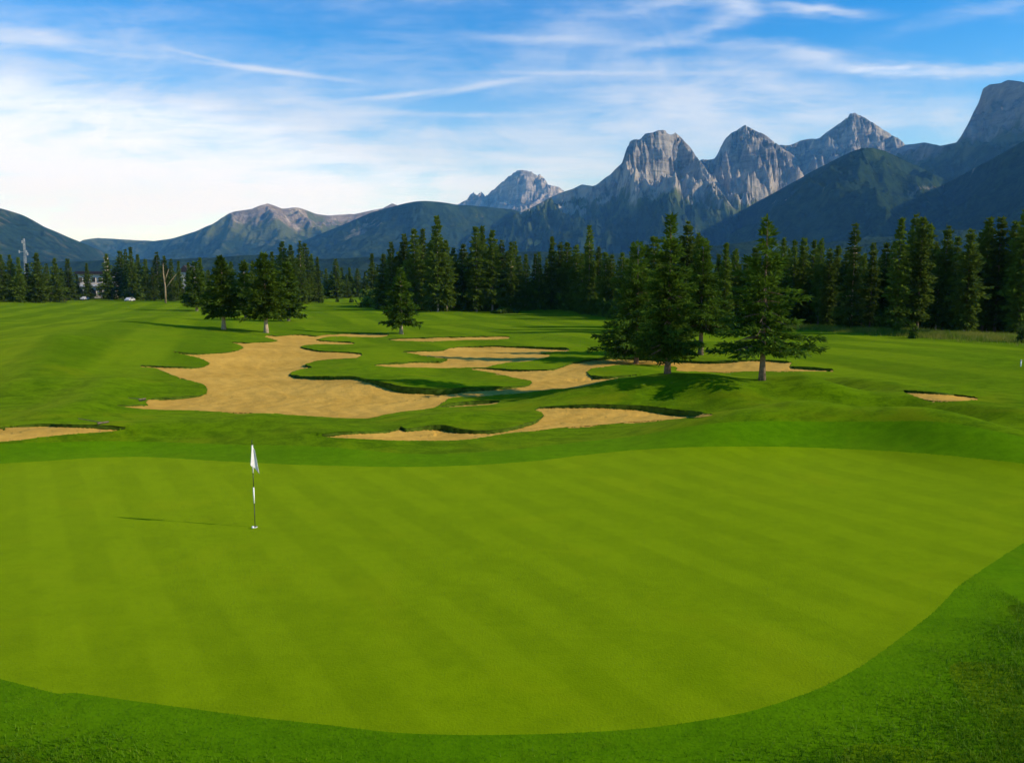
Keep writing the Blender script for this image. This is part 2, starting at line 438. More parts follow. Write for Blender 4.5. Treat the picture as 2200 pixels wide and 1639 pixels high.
def ground(px, py):
    """world points where the pixel rays first meet the undisturbed terrain"""
    px = np.atleast_1d(np.asarray(px, float)); py = np.atleast_1d(np.asarray(py, float))
    r = rays(px, py); n = len(px)
    T = np.concatenate([np.geomspace(6, 60, 420), np.geomspace(60.3, 700, 420)])
    out = np.zeros((n, 3)); done = np.zeros(n, bool)
    P = CAM[None, None] + r[:, None, :] * T[None, :, None]
    zz = H0(P.reshape(-1, 3)[:, :2]).reshape(n, -1)
    g = P[..., 2] - zz
    for i in range(n):
        k = np.where(g[i] <= 0)[0]
        if len(k) == 0: out[i] = P[i, -1]; out[i, 2] = zz[i, -1]; continue
        k = k[0]
        if k == 0: out[i] = P[i, 0]; continue
        f = g[i, k - 1] / (g[i, k - 1] - g[i, k])
        out[i] = P[i, k - 1] + (P[i, k] - P[i, k - 1]) * f
    return out
def smooth_closed(pts, step, jit=0.0):
    P = np.asarray(pts, float); n = len(P); out = []
    for i in range(n):
        a, b, c, d = P[i - 1], P[i], P[(i + 1) % n], P[(i + 2) % n]
        L = np.linalg.norm(c - b); m = max(1, int(L / step))
        for k in range(m):
            t = k / m
            h = 0.5 * ((2 * b) + (c - a) * t + (2 * a - 5 * b + 4 * c - d) * t * t + (3 * b - a - 3 * c + d) * t ** 3)
            l = b + (c - b) * t
            out.append(0.75 * h + 0.25 * l)
    out = np.array(out)
    if jit: out += rng.normal(0, jit, out.shape) * np.array([1.0, 0.45])
    return out

GREEN = [(-150, 1010), (0, 996), (73, 992), (164, 985.5), (236, 982), (327, 982), (450, 989), (548, 994), (650, 998.6), (850, 1003), (1000, 1000), (1150, 990),
         (1250, 978), (1350, 968), (1450, 962), (1550, 959), (1700, 960), (1850, 966), (2000, 975), (2200, 996), (2330, 1020), (2400, 1050), (2380, 1090), (2290, 1115),
         (2200, 1165), (2130, 1210), (2060, 1258), (2010, 1310), (1950, 1358), (1850, 1430), (1750, 1482), (1600, 1530), (1400, 1562), (1200, 1575), (1000, 1578),
         (850, 1573), (700, 1556), (550, 1540), (400, 1520), (250, 1500), (165, 1488), (125, 1489), (85, 1480), (0, 1458), (-150, 1430), (-300, 1350), (-350, 1200), (-260, 1070)]
MAIN = [(251, 873), (308, 878), (423, 883), (544, 887), (614, 891), (690, 895), (747, 898.5), (785, 898.5), (804, 896), (821, 892.5), (859, 885), (904, 880), (942, 873.5),
        (952, 866), (963, 858), (986, 854), (1050, 851), (1114, 845), (1177, 838), (1241, 832), (1292, 820), (1336, 810.5), (1376, 805.5),
        (1327, 809), (1292, 810), (1267, 806), (1260, 799), (1273, 791), (1302, 787), (1343, 783.5), (1397, 784), (1442, 786.5), (1455, 790), (1452, 796),
        (1486, 798), (1550, 799), (1614, 798), (1677, 797), (1789, 798), (1793, 794.5), (1741, 790), (1696, 787.5), (1703, 780), (1677, 776), (1630, 774), (1582, 776),
        (1518, 778), (1455, 775.5), (1397, 771), (1334, 769), (1280, 772), (1232, 780), (1212, 786), (1187, 794), (1155, 795.5), (1098, 795), (1044, 791.5), (1012, 792.5),
        (1018, 794.8), (1066, 802), (1107, 812), (1139, 817), (1143, 822), (1136, 828), (1110, 832), (1050, 834), (986, 836), (942, 837), (878, 834), (850, 829.5), (818, 823),
        (789, 817), (764, 811.5), (735, 810), (677, 811), (645, 809), (622, 805), (628, 799), (645, 793.5), (671, 789.5), (656, 783.5), (677, 775.5), (709, 771.5), (766, 768.5),
        (777.5, 763), (776, 759.5), (741, 757), (693, 755), (661, 750), (645.5, 746), (655, 742), (684, 739.5), (741, 740), (763, 738), (741, 734.7), (709, 733.5), (680, 731),
        (696, 724.8), (720, 722.8), (804.5, 724.5), (833, 722), (836, 718.5), (789, 716.6), (741, 717.5), (703, 719), (677, 722), (652, 720), (629.5, 719), (598, 722), (572, 720.7),
        (569, 724), (582, 727.7), (596, 731.5), (582, 734.7), (550, 735.7), (518, 736.6), (496, 735.7), (515, 740.5), (523, 747), (512, 752.5), (486, 757), (448, 760), (404, 760),
        (373, 757), (404, 764), (435, 772), (450, 780), (442, 786.6), (419.5, 790), (378, 790), (334, 787), (303, 786), (340, 793), (372, 806), (407, 817), (435.5, 826),
        (446, 836), (443, 845.5), (423, 851), (378, 855), (340, 856.6), (318, 858.5), (313, 864.5), (318, 870.5), (279.5, 871.5)]
MIDDLE = [(865, 756), (904, 755), (954.5, 752.5), (967, 747.5), (1002, 745), (1066, 744.6), (1140, 746), (1222, 748.5), (1222, 753), (1161, 758), (1184, 762), (1171, 769),
          (1139, 775.5), (1100, 779), (1066, 783), (1044, 789.5), (1002, 790.5), (923, 790.5), (859, 789.5), (805, 785), (827, 782), (891, 778.6), (948, 776), (962.5, 771.6), (942, 768.5), (904, 762.7)]
THIN = [(833.6, 728.5), (891, 726.5), (986, 724), (1094.5, 723), (1094, 727.5), (1002, 730.5), (932, 733), (859, 732)]
CENTER = [(690, 936), (748, 931), (805, 929), (843, 925), (862, 919), (872, 924), (904, 920), (929, 915.5), (954.5, 915.5), (986, 923), (1018, 926.6), (1063, 926.6),
          (1101, 920), (1129.5, 912), (1155, 903), (1168, 893), (1161, 885), (1149, 880.5), (1158, 876.6), (1209, 873.5), (1289, 871), (1336, 872), (1378, 873), (1454.5, 882),
          (1531, 890), (1505, 895.7), (1454.5, 899.5), (1359, 906), (1264, 914), (1200, 918.6), (1145.5, 925), (1066, 934.5), (1018, 942.5), (970, 946.6), (859, 946.6), (779.5, 944), (716, 940)]
LEFTB = [(-140, 948), (-150, 928), (0, 919), (45, 916), (78, 913.6), (113, 913), (164, 915), (214.5, 917), (271, 922), (236, 927), (164, 932), (91, 939), (36, 946), (-60, 952)]
RIGHTB = [(1940, 842), (1977, 842.5), (2025, 846), (2100, 855), (2082, 860), (2009, 861), (1968, 853)]
SLIVER = [(946, 875), (970, 868.5), (1018, 863.5), (1074, 862), (1060, 868), (1018, 872)]
def to_world(poly, step, jit):
    s = smooth_closed(poly, step, jit)
    return ground(s[:, 0], s[:, 1])[:, :2]
W_GREEN = to_world(GREEN, 8, 0.3)
BUNK = [('MAIN', MAIN, 5), ('MIDDLE', MIDDLE, 5), ('THIN', THIN, 6), ('CENTER', CENTER, 5), ('LEFT', LEFTB, 6), ('RIGHT', RIGHTB, 5), ('SLIVER', SLIVER, 5)]
W_B = {k: to_world(p, s, 0.45) for k, p, s in BUNK}
DEEP = {  # px spots of the rim with a taller turf face
    'MAIN': [(850, 830, 60, .22), (950, 837, 90, .2), (640, 808, 50, .14), (1300, 809, 60, .25), (1740, 790, 60, .12), (660, 783, 25, .2), (700, 811, 60, .1), (446, 836, 40, .08), (1400, 771, 150, .1)],
    'MIDDLE': [(1200, 749, 60, .15), (1050, 789, 60, .15), (960, 772, 30, .1)], 'CENTER': [(1430, 878, 110, .17), (950, 918, 45, .16), (1320, 871, 50, .06), (1120, 916, 60, .06)],
    'RIGHT': [], 'SLIVER': [(1020, 864, 60, .25)], 'THIN': [], 'LEFT': [(100, 914, 80, .05)]}
_deepw = {k: [(ground([a], [b])[0, :2], r, e) for a, b, r, e in v] for k, v in DEEP.items()}
def rim_data(k):
    """per rim vertex: outward normal, how far it faces the far side, drop of the turf face"""
    Q = W_B[k]
    tq = np.roll(Q, -2, 0) - np.roll(Q, 2, 0); nq = np.stack([tq[:, 1], -tq[:, 0]], -1)
    nq /= np.maximum(np.linalg.norm(nq, axis=1), 1e-6)[:, None]
    area = 0.5 * np.sum(Q[:, 0] * np.roll(Q[:, 1], -1) - np.roll(Q[:, 0], -1) * Q[:, 1])
    if area < 0: nq = -nq
    ff = np.clip((nq[:, 1] + 0.15) / 0.8, 0, 1)
    base = 0.012 + ff * (0.038 + 0.025 * np.sin(Q[:, 0] * 1.7 + Q[:, 1] * 0.9))
    for c, r, e in _deepw[k]:
        rw = r / F * c[1]
        d = np.hypot(Q[:, 0] - c[0], (Q[:, 1] - c[1]) * 0.5)
        base = base + ff * e * np.exp(-(d / rw) ** 2)
    return nq, ff, base
RIM = {k: rim_data(k) for k in W_B}
def nearest_vert(P, Q):
    out = np.zeros(len(P), int)
    for i in range(0, len(P), 20000):
        p = P[i:i + 20000]; out[i:i + 20000] = (((p[:, None] - Q[None]) ** 2).sum(2)).argmin(1)
    return out

def vnoise(x, y, seed):
    """smooth value noise on arrays"""
    xi = np.floor(x).astype(np.int64); yi = np.floor(y).astype(np.int64)
    fx = x - xi; fy = y - yi
    fx = fx * fx * (3 - 2 * fx); fy = fy * fy * (3 - 2 * fy)
    def h(a, b):
        n = (a * 374761393 + b * 668265263 + seed * 974634777) & 0x7fffffff
        n = ((n ^ (n >> 13)) * 1274126177) & 0x7fffffff
        return ((n ^ (n >> 16)) & 0xffff) / 65535.0
    return (h(xi, yi) * (1 - fx) + h(xi + 1, yi) * fx) * (1 - fy) + (h(xi, yi + 1) * (1 - fx) + h(xi + 1, yi + 1) * fx) * fy
def fbm(x, y, seed, octs=5, ridged=False):
    s = 0; a = 1.0; t = 0
    for o in range(octs):
        n = vnoise(x, y, seed + o)
        if ridged: n = 1 - abs(2 * n - 1)
        s = s + a * n; t += a; a *= 0.5; x = x * 2.03 + 13.7; y = y * 2.03 + 7.1
    return s / t
# ---- one shared sampling of the ground, fine where it is looked at from afar
def uv_of(P): return np.stack([P[:, 0] / P[:, 1] * 815.0, 815.0 * CAMH / P[:, 1]], -1)     # (across, down) sampling coordinates
us = np.concatenate([np.linspace(-2600, -560, 50)[:-1], np.arange(-560, 560, 1.15), np.linspace(560, 2600, 50)])
vs = np.concatenate([np.linspace(1900, 500, 110)[:-1], np.arange(500, 240, -1.6), np.arange(240, 150, -0.9), np.arange(150, 8, -0.62), np.geomspace(8, 0.35, 50)])
UU, VV = np.meshgrid(us, vs)
UV = np.stack([UU.ravel(), VV.ravel()], -1)
du, dv = 1.15, 0.62
lock = np.zeros(len(UV), bool)
_Q = W_GREEN; _t = np.roll(_Q, -4, 0) - np.roll(_Q, 4, 0); _n = np.stack([_t[:, 1], -_t[:, 0]], -1); _n /= np.linalg.norm(_n, axis=1)[:, None]
if 0.5 * np.sum(_Q[:, 0] * np.roll(_Q[:, 1], -1) - np.roll(_Q[:, 0], -1) * _Q[:, 1]) < 0: _n = -_n
_w = np.clip(2.05 + 0.12 * np.sin(_Q[:, 0] * 0.6), 0, 3)
W_COLLAR = _Q + _n * _w[:, None]
W_COLLAR = W_COLLAR[(seg_dist(W_COLLAR, W_GREEN[::2], True) > 1.75)]
regs = [('GREEN', W_GREEN), ('COLLAR', W_COLLAR)] + [(k, W_B[k]) for k, _, _ in BUNK]
def cellv(v): return np.where(v > 500, 8, np.where(v > 240, 1.6, np.where(v > 150, 0.9, 0.62)))
for nm, Wp in regs:
    q = uv_of(Wp); lo = q.min(0) - 3; hi = q.max(0) + 3
    k = np.where((UV[:, 0] > lo[0]) & (UV[:, 0] < hi[0]) & (UV[:, 1] > lo[1]) & (UV[:, 1] < hi[1]) & ~lock)[0]
    cvk = cellv(UV[k, 1])
    for cv in np.unique(cvk):
        kb_ = k[cvk == cv]
        S = np.array([1 / du, 1 / cv])
        d, near = seg_dist(UV[kb_] * S, q * S, True, True)
        hit = d < 0.5
        UV[kb_[hit]] = (near[hit] / S); lock[kb_[hit]] = True
GX = np.stack([UV[:, 0] / UV[:, 1] * CAMH, 815.0 * CAMH / UV[:, 1]], -1)
GX[:, 0] = np.clip(GX[:, 0], -8800, 8800)
GZ = H0(GX)
nr, nc = UU.shape
idx = np.arange(nr * nc).reshape(nr, nc)
QF = np.stack([idx[:-1, :-1].ravel(), idx[:-1, 1:].ravel(), idx[1:, 1:].ravel(), idx[1:, :-1].ravel()], -1)
FC = GX[QF].mean(1)
cls = np.zeros(len(QF), np.int8)
def bbox_idx(P, Q, pad):
    lo = Q.min(0) - pad; hi = Q.max(0) + pad
    return np.where((P[:, 0] > lo[0]) & (P[:, 0] < hi[0]) & (P[:, 1] > lo[1]) & (P[:, 1] < hi[1]))[0]
k = bbox_idx(FC, W_GREEN, 2.6)
ing = inside(FC[k], W_GREEN)
dg = seg_dist(FC[k], W_GREEN[::2], True)
wcol = np.where(FC[k][:, 1] > 19, 2.0, 1.7) + 0.2 * np.sin(FC[k][:, 0] * 0.6) + np.where(FC[k][:, 1] > 19, 0, 0.6) * np.sin(FC[k][:, 0] * 1.7 + FC[k][:, 1])
cls[k[~ing & np.where(FC[k][:, 1] > 19, inside(FC[k], W_COLLAR), dg < wcol)]] = 2
cls[k[ing]] = 1
for i, (nm, _, _) in enumerate(BUNK):
    k = bbox_idx(FC, W_B[nm], 0.5)
    ins = inside(FC[k], W_B[nm])
    cls[k[ins]] = 10 + i
def sub_mesh(name, faces, z, mat, extra=None):
    used = np.unique(faces); remap = np.full(nr * nc, -1, np.int64); remap[used] = np.arange(len(used))
    V = np.column_stack([GX[used], z[used]])
    return link(name, mesh_np(name, V, remap[faces], True), None, [mat])
# small roll-up of the turf round every bunker so its rim catches the light
roll = np.zeros(nr * nc)
for nm, _, _ in BUNK:
    k = bbox_idx(GX, W_B[nm], 1.6)
    d = seg_dist(GX[k], W_B[nm], True)
    ffk = RIM[nm][1][nearest_vert(GX[k], W_B[nm])]
    roll[k] = np.maximum(roll[k], 0.06 * ffk * np.exp(-(d / 0.7) ** 2))
GZt = GZ + roll
gk = bbox_idx(GX, W_GREEN, 0.5)
gin = np.zeros(nr * nc); gin[gk] = np.clip(seg_dist(GX[gk], W_GREEN[::2], True) / 0.5, 0, 1)
# roughness of the uncut turf
mic = np.zeros(nr * nc)
for _ in range(14):
    kx, ky = rng.normal(0, 1.6, 2); mic += 0.006 * np.sin(GX[:, 0] * kx + GX[:, 1] * ky + rng.uniform(0, 6.28))
keep = (cls == 0)
GZt = GZt + np.where(GX[:, 1] < 120, mic, 0) * np.clip((GX[:, 1] - 27) / 6, 0, 1)
rough_o = tag(sub_mesh('ground', QF[keep], GZt, M['rough']), 'rough and fairway turf rolling in low mounds around the bunkers', 'turf', None, 'structure')
tag(sub_mesh('putting_green', QF[cls == 1], GZt - 0.015 * gin, M['green']), 'smooth yellow green putting surface with faint diagonal mowing stripes', 'putting green', None, 'structure')
tag(sub_mesh('collar', QF[cls == 2], GZt, M['collar']), 'darker green collar strip of grass ringing the putting green', 'turf', None, 'structure')
uv_s = np.linspace(-0.9, 0.9, 40); dd_s = np.geomspace(8, 140, 60)
A_, B_ = np.meshgrid(uv_s, dd_s); Ps = np.stack([(A_ * B_).ravel(), B_.ravel()], -1)
ixs = np.arange(40 * 60).reshape(60, 40)
tag(link('backing_sheet', mesh_np('backing_sheet', np.column_stack([Ps, H0(Ps) - 1.2]), np.stack([ixs[:-1, :-1].ravel(), ixs[:-1, 1:].ravel(), ixs[1:, 1:].ravel(), ixs[1:, :-1].ravel()], -1)), None, [M['lip']]),
    'dark sheet added below the turf to block sky through gaps', 'backing sheet', None, 'structure')  # added unseen sheet, keeps bright sky from leaking through mesh gaps
BLAB = {'MAIN': 'largest sand bunker with many fingers sprawling across the middle of the course',
        'MIDDLE': 'sand bunker with two lobes just left of the spruce group',
        'THIN': 'thin sliver of bunker sand right below the small lone spruce',
        'CENTER': 'crescent shaped sand bunker in front of the round grass knoll behind the green',
        'LEFT': 'sand bunker cut off by the left edge behind the green',
        'RIGHT': 'small sand bunker alone on the right among the grass swales',
        'SLIVER': 'tiny tongue of sand under a dark lip between the largest and the crescent bunker'}
for i, (nm, _, _) in enumerate(BUNK):
    f = (cls == 10 + i)
    # one ring of cells more, hidden under the turf
    vm = np.zeros(nr * nc, bool); vm[QF[f].ravel()] = True
    f2 = vm[QF].any(1)
    used = np.unique(QF[f2])
    d = seg_dist(GX[used], W_B[nm], True); ins = inside(GX[used], W_B[nm])
    z = GZ.copy()
    lip = RIM[nm][2][nearest_vert(GX[used], W_B[nm])]
    lip = 0.03 + (lip - 0.03) * np.exp(-d / 2.5) + np.where(ins, 0.0, 0.02)
    bowl = np.where(ins, 0.05 * (1 - np.exp(-d / 2.0)), 0.0)
    nz = 0.02 * (fbm(GX[used][:, 0] * 1.3, GX[used][:, 1] * 0.8, 77, 4) - 0.5) * 2 + 0.012 * np.sin(GX[used][:, 0] * 5 + 3 * np.sin(GX[used][:, 1] * 1.3)) + 0.01 * np.sin(GX[used][:, 1] * 7 + 2 * np.sin(GX[used][:, 0]))
    z[used] = GZ[used] - lip - bowl + nz * np.clip(d, 0, 1)
    so_ = tag(sub_mesh('sand_bunker', QF[f2], z, M['sand']), BLAB[nm], 'sand bunker', 'sand bunkers of the golf hole', 'structure')
    Q = W_B[nm]; zq = H0(Q); nq, ffq, lh = RIM[nm]; n = len(Q)
    jag = rng.uniform(-0.01, 0.025, n)[:, None]
    top = np.column_stack([Q + nq * 0.03, zq + 0.06 * ffq - 0.004])
    mid = np.column_stack([Q - nq * (0.01 + jag) * ffq[:, None], zq + 0.03 * ffq - 0.004 - lh * 0.35])
    bot = np.column_stack([Q + nq * 0.01, zq - lh - 0.06])
    V = np.concatenate([top, mid, bot]); j = np.arange(n); j2 = (j + 1) % n
    Fq = np.concatenate([np.stack([j, j2, j2 + n, j + n], -1), np.stack([j + n, j2 + n, j2 + 2 * n, j + 2 * n], -1)])
    link('turf_lip', mesh_np('turf_lip', V, Fq, True), so_, [M['lip']])

# ---- far valley floor joins the sheet out to the foot of the mountains: the last rows reach 13 km already

# ------------------------------------------------------------------ mountains
def mountain_mat(name, tree_z, mead_z, forest, meadow, rock_d, rock_l, scree=(0.44, 0.38, 0.29), patch=0.0, apron=False):
    mt, N = new_mat(name)
    p = wpos(N); x, y, z = N.sep(p)
    nrm = N.sep(N.n('ShaderNodeNewGeometry').outputs['Normal'])[2]
    n1 = N.noise(p, 0.0022, 6, 0.62, 0.5); n2 = N.noise(p, 0.012, 6, 0.65, 0.3)
    nv = N.noise(N.vmul(p, (1, 1, 0.22)), 0.006, 6, 0.65, 0.4)          # streaks down the slopes
    strata = N.noise(N.vmul(p, (0.15, 0.15, 1.3)), 0.016, 4, 0.6, 0.6)
    h = N.m('ADD', z, N.m('ADD', N.m('MULTIPLY', N.m('SUBTRACT', n1, 0.5), 520.0), N.m('MULTIPLY', N.m('SUBTRACT', nv, 0.5), 520.0)))
    rk = N.mix(N.ss(N.m('ADD', N.m('MULTIPLY', nv, 0.55), N.m('MULTIPLY', strata, 0.45)), 0.4, 0.62), rock_d, rock_l)
    rk = N.mix(N.ss(n2, 0.5, 0.75), rk, scree)
    fn = N.noise(p, 0.035, 4, 0.7)
    fo = N.mix(N.ss(N.m('ADD', N.m('MULTIPLY', n2, 0.5), N.m('MULTIPLY', fn, 0.5)), 0.4, 0.62), tuple(c * 0.45 for c in forest), tuple(c * 1.25 for c in forest))
    fo = N.mix(N.ss(nv, 0.52, 0.68, 0, 0.55), fo, meadow)
    c = N.mix(N.ss(h, tree_z - 60, tree_z + 60), fo, meadow)
    c = N.mix(N.ss(h, mead_z - 60, mead_z + 80), c, rk)
    if apron:
        st = N.noise(N.vmul(p, (1, 1, 0.10)), 0.011, 5, 0.7, 0.3)
        band = N.m('MULTIPLY', N.ss(h, mead_z - 30, mead_z + 40), N.ss(h, mead_z + 170, mead_z + 330, 1.0, 0.0))
        c = N.mix(N.m('MULTIPLY', band, N.ss(st, 0.40, 0.58, 0.1, 0.95)), c, (0.36, 0.33, 0.265))
    if patch:
        g = N.ss(N.m('MULTIPLY', n1, nv), 0.335, 0.40)
        c = N.mix(N.m('MULTIPLY', N.m('MULTIPLY', g, N.ss(z, 280, 460)), patch), c, (0.27, 0.235, 0.18))
    finish(N, c, 0.95, 0.0, N.m('ADD', N.m('ADD', N.m('MULTIPLY', n2, 0.9), N.m('MULTIPLY', nv, 1.2)), strata), 26.0, 0.8)
    return mt
def resamp(pts, step):
    P = np.array(pts, float); out = [P[0]]
    for a, b in zip(P[:-1], P[1:]):
        m = max(1, int(np.hypot(b[0] - a[0], b[1] - a[1]) / step))
        for k in range(1, m + 1): out.append(a + (b - a) * k / m)
    return np.array(out)
def mountain(label, crest, spurs, D, k, mat, amp=0.10, gul=170.0, seed=1, jag=1.2, nu=300, nd=150, depth=(0.55, 1.35), sharp=0.0, kb=1.6, fd=160.0):
    """height field under a crest line and its spurs; crest points are (px, py, distance)"""
    lines = []
    for li, L in enumerate([crest] + spurs):
        S = resamp(L, 7.0)
        if li == 0 and jag:
            t = np.arange(len(S))
            S[:, 1] += jag * (2.4 * (fbm(t * 0.30, t * 0 + seed, seed + 50, 5) - 0.5) * 2)
        r = rays(S[:, 0], S[:, 1])
        lines.append(CAM[None] + r * S[:, 2:3])
    allp = np.concatenate(lines)
    ulo, uhi = min(p[0] for p in crest), max(p[0] for p in crest)
    dlo, dhi = D * depth[0], D * depth[1]
    uu = np.linspace((ulo - 1100) / F, (uhi - 1100) / F, nu)
    L0_ = lines[0]; cu = L0_[:, 0] / L0_[:, 1]
    o_ = np.argsort(cu); Dc_ = np.interp(uu, cu[o_], L0_[o_, 1]); kw_ = np.hanning(2 * (nu // 30) + 3); kw_ /= kw_.sum()
    Dc_ = np.convolve(np.pad(Dc_, len(kw_) // 2, mode='edge'), kw_, 'valid')
    nf = int(nd * 0.72)
    fs = np.concatenate([1 - (1 - depth[0]) * np.linspace(1, 0, nf) ** 1.25, 1 + (depth[1] - 1) * np.linspace(0, 1, nd - nf + 1)[1:] ** 1.4])
    A, FS = np.meshgrid(uu, fs)
    B = FS * Dc_[None, :]
    X = (A * B).ravel(); Y = B.ravel()
    P = np.stack([X, Y], -1)
    wx = (fbm(X / 700, Y / 700, seed + 5, 5) - 0.5); wy = (fbm(X / 700, Y / 700, seed + 9, 5) - 0.5)
    L0_ = lines[0]; cu = L0_[:, 0] / L0_[:, 1]
    o_ = np.argsort(cu); cu = cu[o_]; cz = L0_[o_, 2]; cD = L0_[o_, 1]
    ug = np.linspace(cu[0], cu[-1], 1400)
    zg = np.interp(ug, cu, cz); Dg = np.interp(ug, cu, cD)
    def blur(a, px):
        w = max(3, int(px / F / (ug[1] - ug[0]))); kern = np.hanning(2 * w + 1); kern /= kern.sum()
        return np.convolve(np.pad(a, w, mode='edge'), kern, 'valid')
    zs1 = blur(zg, 22); zs2 = blur(zg, 70); Ds = blur(Dg, 30)
    U0 = A.ravel()
    dy0 = np.tile(Dc_, len(fs)) * 1.0 - Y
    far = 1 - np.exp(-np.abs(dy0) / 350.0)
    Uw = U0 + wx * far * 0.09
    dy = np.interp(Uw, ug, Ds) - Y + wy * far * 260
    b1 = 1 - np.exp(-np.abs(dy0) / 220.0); b2 = 1 - np.exp(-np.abs(dy0) / 900.0)
    z0_ = np.interp(Uw, ug, zg); z1_ = np.interp(Uw, ug, zs1); z2_ = np.interp(Uw, ug, zs2)
    zr = np.maximum((z0_ * (1 - b1) + z1_ * b1) * (1 - b2) + z2_ * b2, 5)
    kk = np.where(dy < 0, k * kb, k)
    Z = zr * np.exp(-kk * np.abs(dy) / zr * (1 + sharp * np.exp(-np.abs(dy) / 260.0)))
    DIST = np.abs(dy0)
    Zsil = Z.copy()
    PW = np.stack([X + wx * 380 * far, Y + wy * 380 * far], -1)
    for L in lines[1:]:
        L = L.copy(); L[:, 2] *= 0.97
        a = L[:-1]; b = L[1:]; d = (b - a)[:, :2]; LL = np.maximum((d * d).sum(1), 1e-6)
        for i in range(0, len(P), 8000):
            p = PW[i:i + 8000]
            w = p[:, None, :] - a[None, :, :2]
            t = np.clip((w * d[None]).sum(2) / LL[None], 0, 1)
            e = w - t[..., None] * d[None]
            ds = np.sqrt((e * e).sum(2))
            zq = np.maximum(a[None, :, 2] + t * (b - a)[None, :, 2], 5)
            z = (zq * np.exp(-k * 1.15 * ds / zq)).max(1)
            ok_ = DIST[i:i + 8000] > 60
            Z[i:i + 8000] = np.where(ok_, np.maximum(Z[i:i + 8000], z), Z[i:i + 8000])
    wx = wx * 260; wy = wy * 260
    g = fbm((X + wx) / gul, (Y + wy) / (gul * 2.2), seed, 5, True) - 0.62
    g3 = fbm((X + wx * 1.5) / (gul * 3.2), (Y + wy * 1.5) / (gul * 5.5), seed + 21, 4, True) - 0.6
    g2 = fbm((X + wy) / (gul * 0.33), (Y + wx) / (gul * 0.6), seed + 3, 4, True) - 0.62
    fade = np.clip(DIST / fd, 0, 1)
    Z = Z + amp * np.minimum(np.maximum(Z, 0) * 0.8 + 160, 900) * fade * (g * 0.9 + g2 * 0.5 + g3 * 1.3 * np.clip(DIST / 350.0, 0, 1)) * 1.7 * np.clip(Z / 120, 0, 1)
    Z = Z - 25 * (1 - np.exp(-DIST / 300))
    lim = CAMH + np.interp(U0, ug, zg / Dg) * Y
    Z = np.minimum(Z, lim - 0.02 * np.minimum(DIST, 300))
    q_ = np.clip((FS.ravel() - depth[0]) / 0.16, 0, 1); q_ = q_ * q_ * (3 - 2 * q_)
    Z = Z * q_ - 45 * (1 - q_)
    Z = np.where((U0 <= uu[0]) | (U0 >= uu[-1]), np.minimum(Z, -30), Z)
    V = np.column_stack([X, Y, Z]); ix = np.arange(nu * nd).reshape(nd, nu)
    Fq = np.stack([ix[:-1, :-1].ravel(), ix[:-1, 1:].ravel(), ix[1:, 1:].ravel(), ix[1:, :-1].ravel()], -1)
    keepf = (V[Fq][:, :, 2] > -45).any(1)
    Fq = Fq[keepf]; used = np.unique(Fq); rm = np.zeros(len(V), np.int64); rm[used] = np.arange(len(used))
    o = link('mountain', mesh_np('mountain', V[used], rm[Fq], True), None, [mat])
    return tag(o, label, 'mountain', 'mountains around the valley', 'structure')
FO = (0.016, 0.032, 0.012); ME = (0.050, 0.072, 0.018); RD = (0.075, 0.073, 0.070); RL = (0.26, 0.25, 0.225)
mm_left = mountain_mat('hill_left', 400, 440, FO, (0.10, 0.095, 0.04), (0.20, 0.14, 0.11), (0.30, 0.23, 0.17))
mm_mid = mountain_mat('hill_mid', 430, 640, FO, (0.07, 0.085, 0.03), (0.13, 0.11, 0.09), (0.22, 0.18, 0.14))
mm_foot = mountain_mat('forest_ridge', 760, 900, FO, ME, RD, RL, patch=0.6)
mm_rock = mountain_mat('limestone', 540, 640, FO, (0.065, 0.085, 0.022), RD, RL, apron=True)
mm_far = mountain_mat('far_limestone', 700, 900, FO, ME, (0.13, 0.13, 0.13), (0.34, 0.31, 0.27), (0.52, 0.48, 0.42))
mm_snow = mountain_mat('far_snow', 100, 200, FO, ME, (0.55, 0.53, 0.52), (0.8, 0.78, 0.76), (0.85, 0.84, 0.82))
mm_front = mountain_mat('forest_front', 1200, 1500, FO, ME, RD, RL, patch=0.9)
mm_right = mountain_mat('limestone_wall', 820, 960, FO, (0.07, 0.085, 0.04), (0.13, 0.12, 0.115), (0.24, 0.215, 0.19), (0.28, 0.25, 0.21))

mountain('tiny white snow peak showing in the gap of the leftmost valley', [(325, 515, 13800), (338, 509, 13800), (350, 503, 13600), (362, 509, 13800), (380, 516, 13900)], [], 13800, 0.7, mm_snow, 0.05, 300, 31, 0.4, 60, 40, (0.9, 1.1))
mountain('flat topped grey peak standing far behind the ridges in the centre',
         [(930, 470, 13500), (985, 438, 12600), (1003, 430, 12400), (1015, 412, 12200), (1026, 404, 12000), (1040, 416, 12200), (1060, 405, 12000), (1085, 385, 11700), (1105, 367, 11400), (1128, 365, 11300), (1152, 367, 11400), (1170, 385, 11800),
          (1178, 398, 12000), (1200, 402, 12200), (1214, 412, 12500), (1260, 450, 13200)],
         [[(1152, 367, 11400), (1158, 400, 10900), (1120, 450, 10200)], [(1026, 404, 12000), (1040, 432, 11500)], [(1178, 398, 12000), (1150, 440, 11200)]], 12000, 0.95, mm_far, 0.22, 260, 11, 1.0, 220, 130, (0.7, 1.25), 0.4, fd=90.0)
